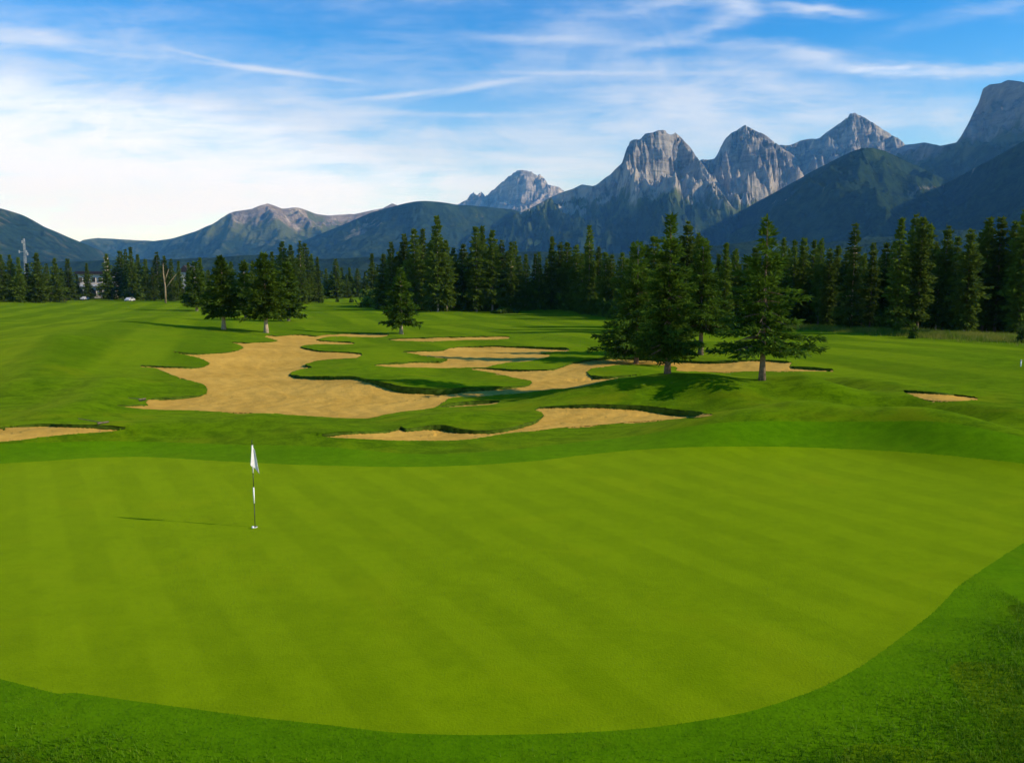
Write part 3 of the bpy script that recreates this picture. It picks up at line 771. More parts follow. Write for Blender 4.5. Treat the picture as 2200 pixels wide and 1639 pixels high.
mountain('long brownish ridge with a small pointed summit at left',
         [(130, 540, 8200), (180, 515, 8600), (210, 511, 8800), (330, 518, 9000), (368, 513, 8900), (420, 498, 8700), (460, 480, 8500), (500, 455, 8200), (540, 449, 8200), (575, 437, 8300), (605, 448, 8600), (640, 446, 8700), (680, 460, 9000),
          (705, 464, 9100), (760, 460, 9300), (822, 447, 9500), (842, 436, 9500), (858, 444, 9700), (930, 470, 9900)],
         [[(500, 455, 8200), (505, 490, 7600), (470, 540, 7000)], [(575, 437, 8300), (600, 480, 7700), (590, 530, 7000)], [(640, 446, 8700), (690, 490, 8000), (700, 530, 7400)], [(760, 460, 9300), (740, 490, 8800)]],
         8600, 0.62, mm_mid, 0.12, 230, 3, 0.7, 300, 130, (0.62, 1.25))
mountain('forested left hill with a bare brown crest behind the lattice mast',
         [(-330, 405, 4700), (-150, 425, 4850), (0, 447, 5000), (50, 462, 5100), (95, 487, 5300), (150, 511, 5500), (200, 531, 5700), (240, 549, 5900), (300, 575, 6200)],
         [[(0, 447, 5000), (-20, 520, 4200)], [(95, 487, 5300), (110, 540, 4700)]], 5000, 0.7, mm_left, 0.08, 240, 5, 0.2, 200, 110, (0.6, 1.3))
mountain('dark forested ridge with pale slide scars left of the flat topped peak',
         [(560, 560, 7900), (640, 522, 7600), (720, 490, 7250), (800, 456, 6900), (860, 440, 6600), (890, 432, 6450), (930, 432, 6500), (985, 440, 6800), (1050, 445, 7000), (1100, 450, 7200), (1160, 470, 7400), (1240, 520, 7600)],
         [[(890, 432, 6450), (925, 490, 5800), (900, 560, 5000)], [(1050, 445, 7000), (1010, 500, 6100), (990, 560, 5300)], [(800, 456, 6900), (840, 520, 6000)]], 6400, 0.62, mm_foot, 0.09, 200, 8, 0.15, 280, 120, (0.6, 1.25))
mountain('third sharp grey peak with a bright right face',
         [(1600, 370, 9000), (1665, 312, 9100), (1690, 313, 9100), (1720, 304, 9000), (1760, 297, 8800), (1800, 270, 8500), (1826, 245, 8250), (1843, 247, 8300), (1870, 262, 8600), (1905, 285, 9000), (1945, 310, 9400), (1990, 330, 9600), (2060, 380, 9800)],
         [[(1830, 246, 8250), (1870, 330, 7500), (1850, 420, 6800)], [(1760, 297, 8800), (1770, 350, 8000)], [(1720, 304, 9000), (1690, 360, 8200)]], 8700, 0.85, mm_rock, 0.26, 210, 14, 2.0, 300, 190, (0.7, 1.25), 0.4, fd=70.0)
mountain('second grey peak with a rounded tip right of the broad cliff',
         [(1440, 420, 8000), (1505, 347, 7900), (1535, 341, 7700), (1547, 320, 7600), (1560, 298, 7550), (1576, 284, 7500), (1601, 269, 7400), (1640, 291, 7700), (1665, 308, 7900), (1700, 330, 8200), (1760, 380, 8600)],
         [[(1601, 269, 7400), (1640, 360, 6700), (1610, 470, 6000)], [(1665, 308, 7900), (1720, 370, 7200), (1660, 440, 6500)], [(1535, 341, 7700), (1545, 420, 6900), (1510, 480, 6200)]], 7500, 0.85, mm_rock, 0.30, 190, 21, 2.0, 300, 200, (0.68, 1.25), 0.5, fd=60.0)
mountain('broad grey cliff peak with scree apron above green spurs',
         [(1000, 530, 8000), (1050, 494, 7700), (1100, 462, 7400), (1150, 440, 7100), (1200, 418, 6800), (1250, 401, 6500), (1280, 402, 6600), (1318, 371, 6750), (1336, 354, 6800), (1345, 325, 6820), (1353, 304, 6800), (1362, 298, 6760), (1375, 299, 6740), (1386, 290, 6720),
          (1402, 288, 6680), (1425, 281, 6620), (1440, 277, 6580), (1456, 290, 6900), (1480, 318, 7100), (1505, 346, 7300), (1540, 400, 7600), (1580, 450, 7900)],
         [[(1250, 401, 6500), (1300, 470, 5600), (1370, 550, 4800)], [(1325, 365, 6760), (1380, 420, 6100), (1450, 470, 5500), (1440, 550, 4700)], [(1440, 277, 6800), (1470, 360, 6200), (1510, 440, 5700), (1530, 520, 5000)],
          [(1362, 298, 6830), (1375, 380, 6300)], [(1402, 288, 6850), (1425, 390, 6200)]], 6700, 0.78, mm_rock, 0.28, 190, 17, 2.4, 480, 230, (0.6, 1.25), 0.6, fd=60.0)
mountain('great grey rock wall rising out of the right edge',
         [(1880, 345, 7500), (1945, 311, 7350), (1985, 306, 7200), (2020, 314, 7050), (2055, 305, 6750), (2066, 290, 6620), (2078, 270, 6500), (2090, 245, 6400), (2102, 222, 6300), (2112, 190, 6220), (2125, 183, 6150), (2150, 179, 6000), (2165, 172, 5900), (2200, 176, 5700), (2290, 160, 5400), (2420, 185, 5200), (2600, 260, 5000)],
         [[(1985, 306, 7200), (1960, 370, 6300), (1940, 430, 5600)], [(2165, 172, 5900), (2170, 260, 5400), (2120, 350, 4900)], [(2055, 305, 6750), (2050, 360, 6000)]], 5900, 0.95, mm_right, 0.16, 220, 26, 0.8, 300, 160, (0.6, 1.25), 0.5)
mountain('dark forested pyramid with a sunlit green right face and bare patches',
         [(1400, 545, 6900), (1500, 496, 6400), (1600, 449, 5850), (1700, 394, 5250), (1800, 340, 4600), (1856, 314, 4250), (1900, 324, 4500), (1960, 352, 4800), (2020, 380, 5100), (2100, 420, 5400)],
         [[(1856, 314, 4250), (1862, 380, 3850), (1880, 450, 3450), (1850, 520, 3050)], [(1960, 352, 4800), (1990, 410, 4300), (1960, 480, 3800)]], 4500, 0.8, mm_front, 0.13, 210, 33, 0.25, 280, 140, (0.6, 1.3))
mountain('nearest dark forested slope descending from the right edge',
         [(1840, 520, 5600), (1900, 470, 5250), (1950, 442, 4950), (2000, 411, 4650), (2060, 380, 4300), (2100, 358, 4080), (2150, 331, 3800), (2200, 302, 3550), (2300, 262, 3300), (2450, 210, 3100), (2600, 190, 3000)],
         [[(2200, 302, 3550), (2230, 400, 3100), (2200, 470, 2800)], [(2060, 380, 4300), (2080, 450, 3750)]], 3600, 0.8, mm_front, 0.12, 200, 41, 0.3, 240, 120, (0.6, 1.3))
mountain('low wooded bench running along the foot of the mountains',
         [(-400, 560, 3300), (100, 562, 3100), (400, 556, 3000), (560, 548, 2950), (700, 556, 2900), (900, 548, 2850), (1150, 540, 2800), (1400, 548, 2750), (1650, 512, 2700), (1750, 522, 2700), (1870, 514, 2650), (2050, 490, 2600), (2150, 500, 2600), (2400, 480, 2500), (2600, 500, 2500)],
         [], 2800, 0.45, mm_foot, 0.10, 150, 45, 0.8, 420, 60, (0.7, 1.3))
for o in COL.objects:
    if o.get('label', '').startswith(('low wooded',)): o['category'] = 'hill'

# ------------------------------------------------------------------ trees
def crown_mesh(name, H, Rad, clear, seed, shape='spruce', nwh=30, per=7, step=0.13, nsp=4, sl=0.34, sw=0.10, droop=0.25, irr=0.25, up=0.0, gaps=0.0):
    """thousands of small needle sprays along drooping boughs"""
    g = np.random.default_rng(seed)
    C, A, Bd, Ls, Wd = [], [], [], [], []
    z0 = clear * H
    for w in range(nwh):
        t = (w + g.uniform(-0.3, 0.3)) / nwh
        t = min(max(t, 0.0), 0.995)
        z = z0 + (H - z0) * t
        if shape == 'spruce': prof = (1 - t) ** 0.85 * (0.78 + 0.22 * min(1, t / 0.10)) + 0.02
        elif shape == 'column': prof = min(1.0, (1 - t) * 1.9) ** 0.8 * (0.72 + 0.28 * min(1, t / 0.35)) + 0.02
        elif shape == 'pine': prof = float(np.interp(t, [0, .10, .3, .5, .68, .85, 1], [.78, 1.0, .9, .76, .55, .30, .04]))
        elif shape == 'ragged': prof = float(np.interp(t, [0, .07, .13, .24, .4, .55, .67, .76, .81, .87, 1], [1.05, 1.05, .92, .58, .64, .58, .42, .25, .18, .12, .02]))
        else: prof = (1 - t) ** 0.8
        wl = g.uniform(1 - irr, 1 + irr)
        nb = max(3, int(per * (0.5 + 0.6 * prof)))
        a0 = g.uniform(0, 6.28)
        for b in range(nb):
            if g.random() < gaps: continue
            az = a0 + 6.283 * b / nb + g.uniform(-0.35, 0.35)
            L = Rad * prof * wl * g.uniform(1 - irr, 1 + irr * 0.8)
            if L < 0.05 * Rad: L = 0.05 * Rad
            n = max(2, int(L / step))
            s = (np.arange(n) + g.uniform(0.2, 0.8, n)) / n
            s = s ** 0.8
            r = L * s
            dr = droop * g.uniform(0.5, 1.4) * (1 - 0.7 * t)
            zz = z + up * r - dr * r * (r / max(L, 1e-6)) * 0.9 + 0.10 * L * np.maximum(0, s - 0.6) ** 1.5 * 3
            ca, sa = math.cos(az), math.sin(az)
            for q in range(nsp):
                side = g.uniform(-1, 1, n)
                off = side * (0.22 * L * (1 - s * 0.6)) * 0.9
                c = np.stack([r * ca - off * sa, r * sa + off * ca, zz + g.normal(0, 0.03 * Rad, n) - 0.05 * abs(off)], -1)
                ang = az + side * 0.9 + g.normal(0, 0.3, n)
                el = g.normal(-0.15 - 0.3 * dr, 0.38, n) + 0.6 * t
                d = np.stack([np.cos(ang) * np.cos(el), np.sin(ang) * np.cos(el), np.sin(el)], -1)
                rl = g.uniform(-1.2, 1.2, n)
                h = np.stack([-np.sin(ang), np.cos(ang), np.zeros(n)], -1)
                vv = np.cross(d, h)
                bb = h * np.cos(rl)[:, None] + vv * np.sin(rl)[:, None]
                C.append(c); A.append(d); Bd.append(bb)
                Ls.append(sl * g.uniform(0.6, 1.3, n)); Wd.append(sw * g.uniform(0.6, 1.4, n))
    # leader
    C = np.concatenate(C); A = np.concatenate(A); Bd = np.concatenate(Bd); Ls = np.concatenate(Ls)[:, None]; Wd = np.concatenate(Wd)[:, None]
    n = len(C)
    V = np.stack([C - A * Ls * 0.25, C + A * Ls * 0.3 + Bd * Wd, C + A * Ls * 0.95, C + A * Ls * 0.3 - Bd * Wd], 1).reshape(-1, 3)
    return mesh_np(name, V, np.arange(4 * n).reshape(n, 4))
def trunk_mesh(name, H, r0, seed, limbs=0, clear=0.15, Rad=1.0, lean=0.0):
    g = random.Random(seed); mb = MB()
    pts = []; rad = []
    for i in range(10):
        t = i / 9
        pts.append((lean * t * (1 - t) * 2 + g.uniform(-.01, .01) * H * 0.3 * t, g.uniform(-.01, .01) * H * 0.3 * t, H * 0.97 * t - 0.15 * (i == 0)))
        rad.append(r0 * ((1 - t) ** 0.9 + 0.02) * (1.35 if i == 0 else 1.0))
    mb.tube(pts, rad, 8)
    for k in range(limbs):
        t = g.uniform(0, 0.8); z = H * (clear + (1 - clear) * t); az = g.uniform(0, 6.28); L = Rad * (1 - t) * 0.75
        r = r0 * (1 - z / H) * 0.35 + 0.008
        mb.tube([(0, 0, z), (L * .5 * math.cos(az), L * .5 * math.sin(az), z - 0.02 * L), (L * math.cos(az), L * math.sin(az), z - 0.16 * L)], [r, r * 0.7, r * 0.2], 5)
    return mb.mesh(name, True)

def plant_tree(name, label, group, px, py, top, crown, trunk, cmat, tmat, H, loc=None, rz=0.0, cat='tree'):
    P = ground([px], [py])[0] if loc is None else loc
    e = empty(name, P, rz)
    tag(e, label, cat, group)
    link('crown', crown, e, [cmat] if not len(crown.materials) else [])
    link('trunk', trunk, e, [tmat] if not len(trunk.materials) else [])
    return e
def height_for(px, base, top):
    P = ground([px], [base])[0]
    r = rays([px], [top])[0]
    return P, CAMH + r[2] * P[1] - P[2]

NEAR = [  # name, label, px, base, top, width px, clear, shape, trunk radius, kwargs
    ('spruce_tree', 'tall ragged spruce with wide sparse lower boughs, standing alone right of the tree group', 1637, 817, 462, 176, 0.18, 'ragged', 0.15,
     dict(nwh=28, per=6, step=0.12, nsp=7, irr=0.42, droop=0.18, gaps=0.26, sl=0.31, sw=0.05)),
    ('spruce_tree', 'tallest spruce of the group, front trunk on the bunker grass', 1434, 803, 458, 138, 0.12, 'spruce', 0.15,
     dict(nwh=36, per=8, step=0.12, nsp=6, irr=0.36, droop=0.28, gaps=0.14, sl=0.30, sw=0.05)),
    ('spruce_tree', 'broad dense spruce at the left of the group over the bunker edge', 1367, 781, 516, 164, 0.09, 'spruce', 0.15,
     dict(nwh=33, per=8, step=0.12, nsp=6, irr=0.38, droop=0.25, gaps=0.12, sl=0.33, sw=0.052)),
    ('spruce_tree', 'bright green spruce with a dark bare trunk at the back of the group', 1505, 763, 512, 116, 0.22, 'spruce', 0.20,
     dict(nwh=32, per=8, step=0.14, nsp=6, irr=0.35, droop=0.28, gaps=0.12, sl=0.36, sw=0.06)),
    ('spruce_tree', 'small lone spruce with pale trunk foot behind the thin bunker', 862, 718, 575, 80, 0.17, 'spruce', 0.22,
     dict(nwh=26, per=7, step=0.2, nsp=6, irr=0.3, droop=0.35, gaps=0.08, sl=0.48, sw=0.10)),
    ('pine_tree', 'round crowned pine with a bare pale trunk, left of a matching pine', 481, 708, 550, 66, 0.22, 'pine', 0.24,
     dict(nwh=26, per=9, step=0.24, nsp=8, irr=0.42, droop=0.3, gaps=0.14, sl=0.50, sw=0.09)),
    ('pine_tree', 'broad bushy pine at the far end of the largest bunker', 572, 715, 545, 90, 0.20, 'pine', 0.24,
     dict(nwh=27, per=9, step=0.23, nsp=8, irr=0.42, droop=0.3, gaps=0.14, sl=0.50, sw=0.09)),
    ('pine_tree', 'pine with a slightly crooked pale trunk foot behind the mowing stripes', 423, 668, 562, 50, 0.12, 'pine', 0.30,
     dict(nwh=20, per=8, step=0.4, nsp=6, irr=0.3, droop=0.2, gaps=0.03, sl=0.8, sw=0.2)),
    ('pine_tree', 'leafy mid green pine tucked behind the broad bushy pine', 620, 690, 562, 56, 0.10, 'pine', 0.22,
     dict(nwh=20, per=8, step=0.32, nsp=6, irr=0.3, droop=0.2, gaps=0.03, sl=0.7, sw=0.17)),
    ('pine_tree', 'narrow pine filling the gap between the two round crowned pines', 528, 686, 560, 42, 0.12, 'pine', 0.22,
     dict(nwh=20, per=8, step=0.32, nsp=6, irr=0.3, droop=0.2, gaps=0.03, sl=0.7, sw=0.17)),
]
for i, (nm, lab, px, base, top, wpx, clear, shape, tr, kw) in enumerate(NEAR):
    P, Ht = height_for(px, base, top)
    Rad = wpx / 2 / F * P[1]
    cm = crown_mesh('crown', Ht, Rad, clear, 100 + i, shape, **kw)
    tm = trunk_mesh('trunk', Ht, tr, 200 + i, 46 if i < 5 else 24, clear, Rad)
    plant_tree(nm, lab, 'specimen trees standing on the course', px, base, top, cm, tm, M['spruce'] if shape != 'pine' else M['pine'], M['bark'] if i < 4 else M['palebark'], Ht, P, 0.0)

# forest prototypes, one unit tall
PROT = []
for i in range(12):
    shp = ['spruce', 'column', 'column', 'spruce', 'column', 'spruce', 'column', 'column', 'spruce', 'pine', 'column', 'ragged'][i]
    Rad = [0.125, 0.085, 0.10, 0.14, 0.075, 0.11, 0.115, 0.09, 0.16, 0.12, 0.10, 0.15][i]
    c = crown_mesh('crown', 1.0, Rad, [0.02, 0.06, 0.05, 0.02, 0.08, 0.04, 0.06, 0.10, 0.02, 0.10, 0.12, 0.06][i], 300 + i, shp, nwh=40, per=10, step=0.016, nsp=3,
                   sl=0.036, sw=0.0105, droop=0.35, irr=[0.38, 0.38, 0.5][i % 3], gaps=[0.08, 0.14, 0.05][i % 3] + (0.18 if i == 10 else 0))
    t = trunk_mesh('trunk', 1.0, 0.011, 400 + i, 6, 0.1, Rad)
    c.materials.append(M['forest']); t.materials.append(M['bark'] if i % 3 else M['palebark'])
    PROT.append((c, t, Rad))
FCOUNT = 0
def forest_tree(px, base, top, wpx, label, group, kind=None, rz=None):
    global FCOUNT
    P, Ht = height_for(px, base, top)
    want = (wpx / 2 / F * P[1]) / max(Ht, 0.1)
    if kind is None:
        cand = sorted(range(len(PROT)), key=lambda j: abs(PROT[j][2] - want) + random.uniform(0, 0.045)); kind = cand[0]
    c, t, Rad = PROT[kind]
    k = min(1.7, max(0.8, want / Rad))
    e = bpy.data.objects.new('conifer_tree', None); COL.objects.link(e)
    e.location = P; e.rotation_euler = (0, 0, random.uniform(0, 6.28) if rz is None else rz)
    e.scale = (Ht * k, Ht * k, Ht)
    tag(e, label, 'tree', group)
    for nm, me in (('crown', c), ('trunk', t)):
        o = bpy.data.objects.new(nm, me); COL.objects.link(o); o.parent = e
    FCOUNT += 1
    return e
# stands: (group, shared label, [(px, top, width)], base line [(px, py)...], own labels)
STANDS = [
    ('conifers at the left end of the far field', 'dark conifer in the left stand beside the brown bush and pale building',
     [(-15, 550, 30), (8, 546, 30), (27, 547, 26), (45, 552, 22), (85, 543, 32), (63, 566, 26), (104, 566, 22), (123, 554, 26), (150, 556, 28), (168, 588, 12), (190, 565, 19)], [(-50, 650), (120, 648), (210, 640)],
     {85: 'tallest broad conifer of the left stand beside the lattice mast', 190: 'slim conifer standing before the pale building between its two white wall strips'}),
    ('conifers between the pale building and the round pines', 'dark conifer in the stand around the pale dead tree',
     [(234, 545, 26), (250, 572, 20), (263, 538, 20), (275, 536, 18), (286, 531, 24), (300, 546, 22), (316, 556, 22), (341, 541, 26), (330, 575, 18), (357, 550, 16), (371, 556, 18), (387, 561, 18), (408, 564, 18), (433, 553, 24), (450, 580, 22)],
     [(220, 642), (330, 646), (460, 650)], {286: 'tallest thin topped conifer right of the pale building', 234: 'blackish conifer hiding the right end of the pale building'}),
    ('conifers behind the round pines', 'tall conifer in the cluster rising right of the bushy pine',
     [(588, 541, 26), (610, 519, 26), (628, 526, 24), (648, 518, 24), (658, 521, 22), (672, 545, 24), (684, 552, 20), (500, 562, 24), (545, 560, 22), (570, 556, 24), (640, 560, 24)], [(480, 652), (600, 655), (690, 648)],
     {648: 'twin topped tallest conifer of the cluster right of the bushy pine'}),
    ('low conifers at the far end of the valley', 'low far conifer in the gap between the two clusters',
     [(702, 577, 18), (723, 556, 26), (735, 575, 20), (752, 575, 20), (769, 577, 20), (785, 585, 18), (712, 590, 20), (745, 590, 22)], [(690, 640), (790, 640)], {723: 'pointed conifer tallest in the low gap between the two clusters'}),
    ('conifers of the big central clump', 'dark conifer in the big central clump behind the small lone spruce',
     [(801, 545, 28), (826, 545, 34), (843, 520, 24), (858, 540, 22), (871, 503, 28), (892, 490, 28), (910, 490, 28), (925, 520, 26), (941, 464, 32), (960, 516, 26), (975, 533, 24), (996, 523, 26), (1024, 485, 30), (1037, 484, 28), (1058, 495, 32),
      (1078, 516, 28), (1098, 520, 30), (1106, 519, 28), (1130, 546, 26), (880, 545, 26), (950, 545, 26), (1010, 545, 24), (1045, 540, 26)], [(790, 660), (870, 668), (1080, 668), (1150, 664)],
     {941: 'tallest flat tipped conifer of the central clump', 1024: 'conifer with a doubled tip right of the central clump notch', 843: 'slim blackish conifer at the left shoulder of the central clump', 1098: 'bushy conifer at the right end of the central clump'}),
    ('conifers in the shaded wood left of the spruce group', 'dark conifer in the shaded wood left of the spruce group',
     [(1150, 545, 22), (1158, 541, 20), (1185, 508, 32), (1203, 521, 22), (1218, 519, 24), (1237, 525, 24), (1265, 484, 34), (1285, 530, 26), (1300, 541, 24), (1313, 546, 22), (1335, 541, 24), (1358, 520, 34), (1225, 550, 24), (1250, 545, 24), (1275, 560, 26), (1345, 555, 28)],
     [(1140, 664), (1200, 662), (1290, 676), (1370, 690)], {1185: 'sunlit yellowish conifer with a pale trunk beside the white board', 1265: 'very tall thin tipped conifer in the shaded wood left of the spruce group'}),
    ('conifers close behind the spruce group', 'conifer pressed close behind the spruce group',
     [(1385, 525, 36), (1402, 506, 36), (1473, 476, 36), (1496, 501, 28), (1514, 516, 26), (1540, 545, 26), (1555, 521, 30), (1575, 535, 26), (1618, 530, 30), (1650, 540, 30)], [(1370, 705), (1660, 705)],
     {1473: 'narrow tall conifer right behind the tallest spruce of the group', 1555: 'sunlit conifer in the gap left of the lone ragged spruce'}),
    ('conifers of the right forest wall', 'dark conifer in the dense right forest wall',
     [(1677, 511, 28), (1701, 515, 26), (1721, 512, 26), (1742, 516, 20), (1757, 512, 22), (1776, 536, 24), (1793, 529, 26), (1828, 481, 44), (1850, 545, 24), (1868, 523, 22), (1896, 520, 30), (1924, 466, 38), (1955, 461, 34), (1970, 468, 32), (1985, 482, 30), (2003, 520, 26),
      (2024, 486, 30), (2047, 508, 26), (2073, 494, 34), (2095, 500, 26), (2110, 468, 36), (2136, 466, 34), (2168, 476, 34), (2187, 451, 36), (2204, 458, 36), (2235, 470, 40), (1812, 540, 24), (1938, 540, 30), (2010, 545, 28), (2060, 545, 28), (2120, 540, 30), (2150, 545, 30)],
     [(1670, 694), (1830, 702), (1930, 704), (2100, 712), (2260, 718)],
     {1828: 'broad sunlit conifer standing forward in the right forest wall', 1924: 'tall conifer with pale trunk above the small golden bushes', 2073: 'yellow green lit conifer in the darker part of the right wall', 2187: 'highest conifer at the right edge of the forest wall'}),
]
for grp, lab, trees, line, own in STANDS:
    lx = [p[0] for p in line]; ly = [p[1] for p in line]
    for px, top, w in trees:
        b = np.interp(px, lx, ly) + (random.uniform(-3.5, 4.0) if ly[0] > 680 else random.uniform(-2.0, 1.5))
        if px in own: b = np.interp(px, lx, ly) + (5.0 if ly[0] > 680 else 1.5)
        forest_tree(px, b, top, w * 1.38, own.get(px, lab), grp)
    # trees further in, only showing between the front ones
    lo, hi = min(t[0] for t in trees), max(t[0] for t in trees)
    n = int((hi - lo) / 17)
    tx = sorted((t[0], t[1]) for t in trees)
    for j in range(n):
        px = lo + (j + random.uniform(0.1, 0.9)) * (hi - lo) / n
        top = np.interp(px, [t[0] for t in tx], [t[1] for t in tx]) + random.uniform(16, 50)
        b = np.interp(px, lx, ly) - random.uniform(3, 9) * (1 if ly[0] > 655 else 0.6)
        if 165 < px < 232: continue
        forest_tree(px, b, top, random.uniform(20, 30), lab, grp)

def bush(name, label, px, py, hpx, wpx, mat, cat, group=None, seed=1, leaf=0.16, stems=True, P=None, n=None):
    P = ground([px], [py])[0] if P is None else P
    s = P[1] / F; hh = hpx * s; ww = wpx * s / 2
    g = np.random.default_rng(seed); n = n or 900
    d = g.normal(0, 1, (n, 3)); d /= np.linalg.norm(d, axis=1)[:, None]; d[:, 2] = abs(d[:, 2])
    lump = 0.72 + 0.28 * np.sin(d[:, 0] * 5 + seed) * np.cos(d[:, 1] * 4 + 2 * d[:, 2])
    r = g.uniform(0.35, 1.0, n) ** 0.5 * lump
    c = d * r[:, None] * np.array([ww, ww * 0.9, hh * 0.98])
    a = d + g.normal(0, 0.7, (n, 3)); a /= np.linalg.norm(a, axis=1)[:, None]
    b = np.cross(a, g.normal(0, 1, (n, 3))); b /= np.linalg.norm(b, axis=1)[:, None]
    l = leaf * g.uniform(0.6, 1.4, n)[:, None]
    V = np.stack([c - a * l * 0.4, c + b * l * 0.4, c + a * l * 0.7, c - b * l * 0.4], 1).reshape(-1, 3)
    e = empty(name, P); tag(e, label, cat, group)
    link('foliage', mesh_np('foliage', V, np.arange(4 * n).reshape(n, 4)), e, [mat])
    mb = MB()
    for k in range(7):
        az = random.uniform(0, 6.28); q = random.uniform(0.2, 0.6)
        mb.tube([(0.05 * math.cos(az), 0.05 * math.sin(az), -0.05), (ww * q * math.cos(az), ww * q * math.sin(az), hh * 0.7)], [0.04, 0.012], 5)
    link('stems', mb.mesh('stems'), e, [M['bark']])
    return e
bush('bush', 'brownish twiggy bush in front of the left conifers', 122, 648, 26, 44, M['brownbush'], 'bush', None, 3, 0.55)
bush('shrub', 'golden green young shrub with slim top under the pale trunked conifer', 1925, 716, 36, 16, M['shrub'], 'shrub', 'young shrubs before the right wood', 4, 0.2)
bush('shrub', 'squat golden shrub at the edge of the tall grass', 1962, 727, 34, 26, M['shrub'], 'shrub', 'young shrubs before the right wood', 5, 0.2)
bush('shrub', 'yellowish shrub cut by the right edge of the photo', 2196, 736, 48, 26, M['shrub'], 'shrub', 'young shrubs before the right wood', 6, 0.2)
bush('hedge', 'low bright green hedge mound at the foot of the central clump', 1088, 672, 12, 70, M['shrub'], 'hedge', None, 7, 0.5, n=1800)
for i, (px, py, h, w) in enumerate([(1240, 664, 9, 20), (1266, 670, 10, 18), (1290, 672, 9, 16)]):
    bush('shrub', ['pale low shrub in the gap under the shaded wood, the left one of three', 'pale low shrub in the gap under the shaded wood, between two others', 'pale low shrub in the gap under the shaded wood, nearest the spruce group'][i],
         px, py, h, w, M['shrub'], 'shrub', 'pale shrubs under the shaded wood', 20 + i, 0.4, n=500)
for i, (px, py) in enumerate([(662, 650), (690, 651), (725, 649), (755, 650)]):
    bush('shrub', ['small dark young tree on the far lawn beside the pale trunks', 'round dark bush on the far lawn, second from the pale trunks', 'thin young tree on the far lawn before the low gap', 'round dark bush on the far lawn nearest the central clump'][i],
         px, py, 11, [8, 11, 8, 11][i], M['shrub'], 'shrub', 'young plants on the far lawn', 30 + i, 0.45, n=350)

# shaded undergrowth filling the foot of the woods
UG = []
for grp, lab, trees, line, own in STANDS[4:]:
    lo, hi = min(t[0] for t in trees), max(t[0] for t in trees)
    m = int((hi - lo) * 5)
    qx = rng.uniform(lo, hi, m); qb = np.interp(qx, [p[0] for p in line], [p[1] for p in line]) - rng.uniform(1.0, 4.5, m)
    UG.append(ground(qx, qb))
UG = np.concatenate(UG); UG = np.repeat(UG, 16, 0); nug = len(UG)
sc_ = UG[:, 1:2] / 120
UG = UG + rng.normal(0, 1, (nug, 3)) * np.array([0.9, 0.9, 0]) * sc_; UG[:, 2] += (rng.random(nug) ** 1.6) * 2.6 * sc_[:, 0]
a_ = rng.normal(0, 1, (nug, 3)); a_ /= np.linalg.norm(a_, axis=1)[:, None]; b_ = np.cross(a_, rng.normal(0, 1, (nug, 3))); b_ /= np.linalg.norm(b_, axis=1)[:, None]
l_ = (0.35 * sc_) * rng.uniform(0.6, 1.4, (nug, 1))
Vu = np.stack([UG - a_ * l_, UG + b_ * l_ * 0.6, UG + a_ * l_, UG - b_ * l_ * 0.6], 1).reshape(-1, 3)
tag(link('undergrowth', mesh_np('undergrowth', Vu, np.arange(4 * nug).reshape(nug, 4)), None, [M['forest']]), 'dark bushy undergrowth at the foot of the woods', 'undergrowth', None, 'stuff')

# pale dead tree
P, Ht = height_for(356, 651, 565)
e = empty('dead_tree', P); tag(e, 'bare pale dead tree with a forked limb among the left conifers', 'tree')
mb = MB(); mb.tube([(0, 0, -0.2), (0.1, 0, Ht * 0.4), (-0.3, 0, Ht * 0.75), (-0.2, 0, Ht)], [0.32, 0.26, 0.18, 0.05], 8); mb.build('trunk', M['deadwood'], e, True)
for dxx, z0, z1 in ((3.6, 0.34, 0.72), (1.4, 0.55, 0.85)):
    mb = MB(); mb.tube([(0.05, 0, Ht * z0), (dxx * 0.5, 0.2, Ht * (z0 * 0.45 + z1 * 0.55)), (dxx, 0.3, Ht * z1)], [0.17, 0.12, 0.04], 6); mb.build('limb', M['deadwood'], e, True)

# ------------------------------------------------------------------ tall golden grass along the right wood, rough blades near the camera
def blades(name, P3, hmin, hmax, w, mat, seed, lean=0.35, label=None, cat=None):
    g = np.random.default_rng(seed); n = len(P3)
    az = g.uniform(0, 6.28, n); h = g.uniform(hmin, hmax, n); ln = g.normal(0, lean, (n, 2)) * h[:, None]
    d = np.stack([np.cos(az), np.sin(az)], -1) * w * g.uniform(0.6, 1.3, n)[:, None] * 0.5
    z = np.zeros((n, 1))
    V = np.stack([P3 + np.concatenate([d, z - 0.01], 1), P3 - np.concatenate([d, z + 0.01], 1), P3 + np.concatenate([ln, h[:, None]], 1)], 1).reshape(-1, 3)
    o = link(name, mesh_np(name, V, np.arange(3 * n).reshape(n, 3)), None, [mat])
    return tag(o, label, cat, None, 'stuff')
def blade_mat(name, a, b, c, scale):
    mt, N = new_mat(name); p = wpos(N)
    n = N.noise(p, scale, 4, 0.65); n2 = N.noise(p, scale * 9, 3, 0.7)
    col = N.mix(N.ss(n, 0.35, 0.65), a, b); col = N.mix(N.ss(n2, 0.5, 0.8), col, c)
    finish(N, col, 0.7, 0.15, trans=0.35); return mt
M['blade'] = blade_mat('rough_blades', (0.052, 0.145, 0.001), (0.105, 0.225, 0.001), (0.22, 0.29, 0.010), 0.9)
M['gold'] = blade_mat('golden_blades', (0.12, 0.20, 0.008), (0.24, 0.25, 0.03), (0.40, 0.30, 0.09), 0.25)
pxs = rng.uniform(1690, 2260, 9000); tt = (pxs - 1690) / 510
pys = 703 + tt * 27 + rng.normal(0, 1, 9000) * (1.5 + 3.0 * tt)
G3 = ground(pxs[:900], pys[:900])
G3 = np.repeat(G3, 26, 0); G3[:, :2] += rng.normal(0, 0.7, (len(G3), 2)); G3[:, 2] = H0(G3[:, :2])
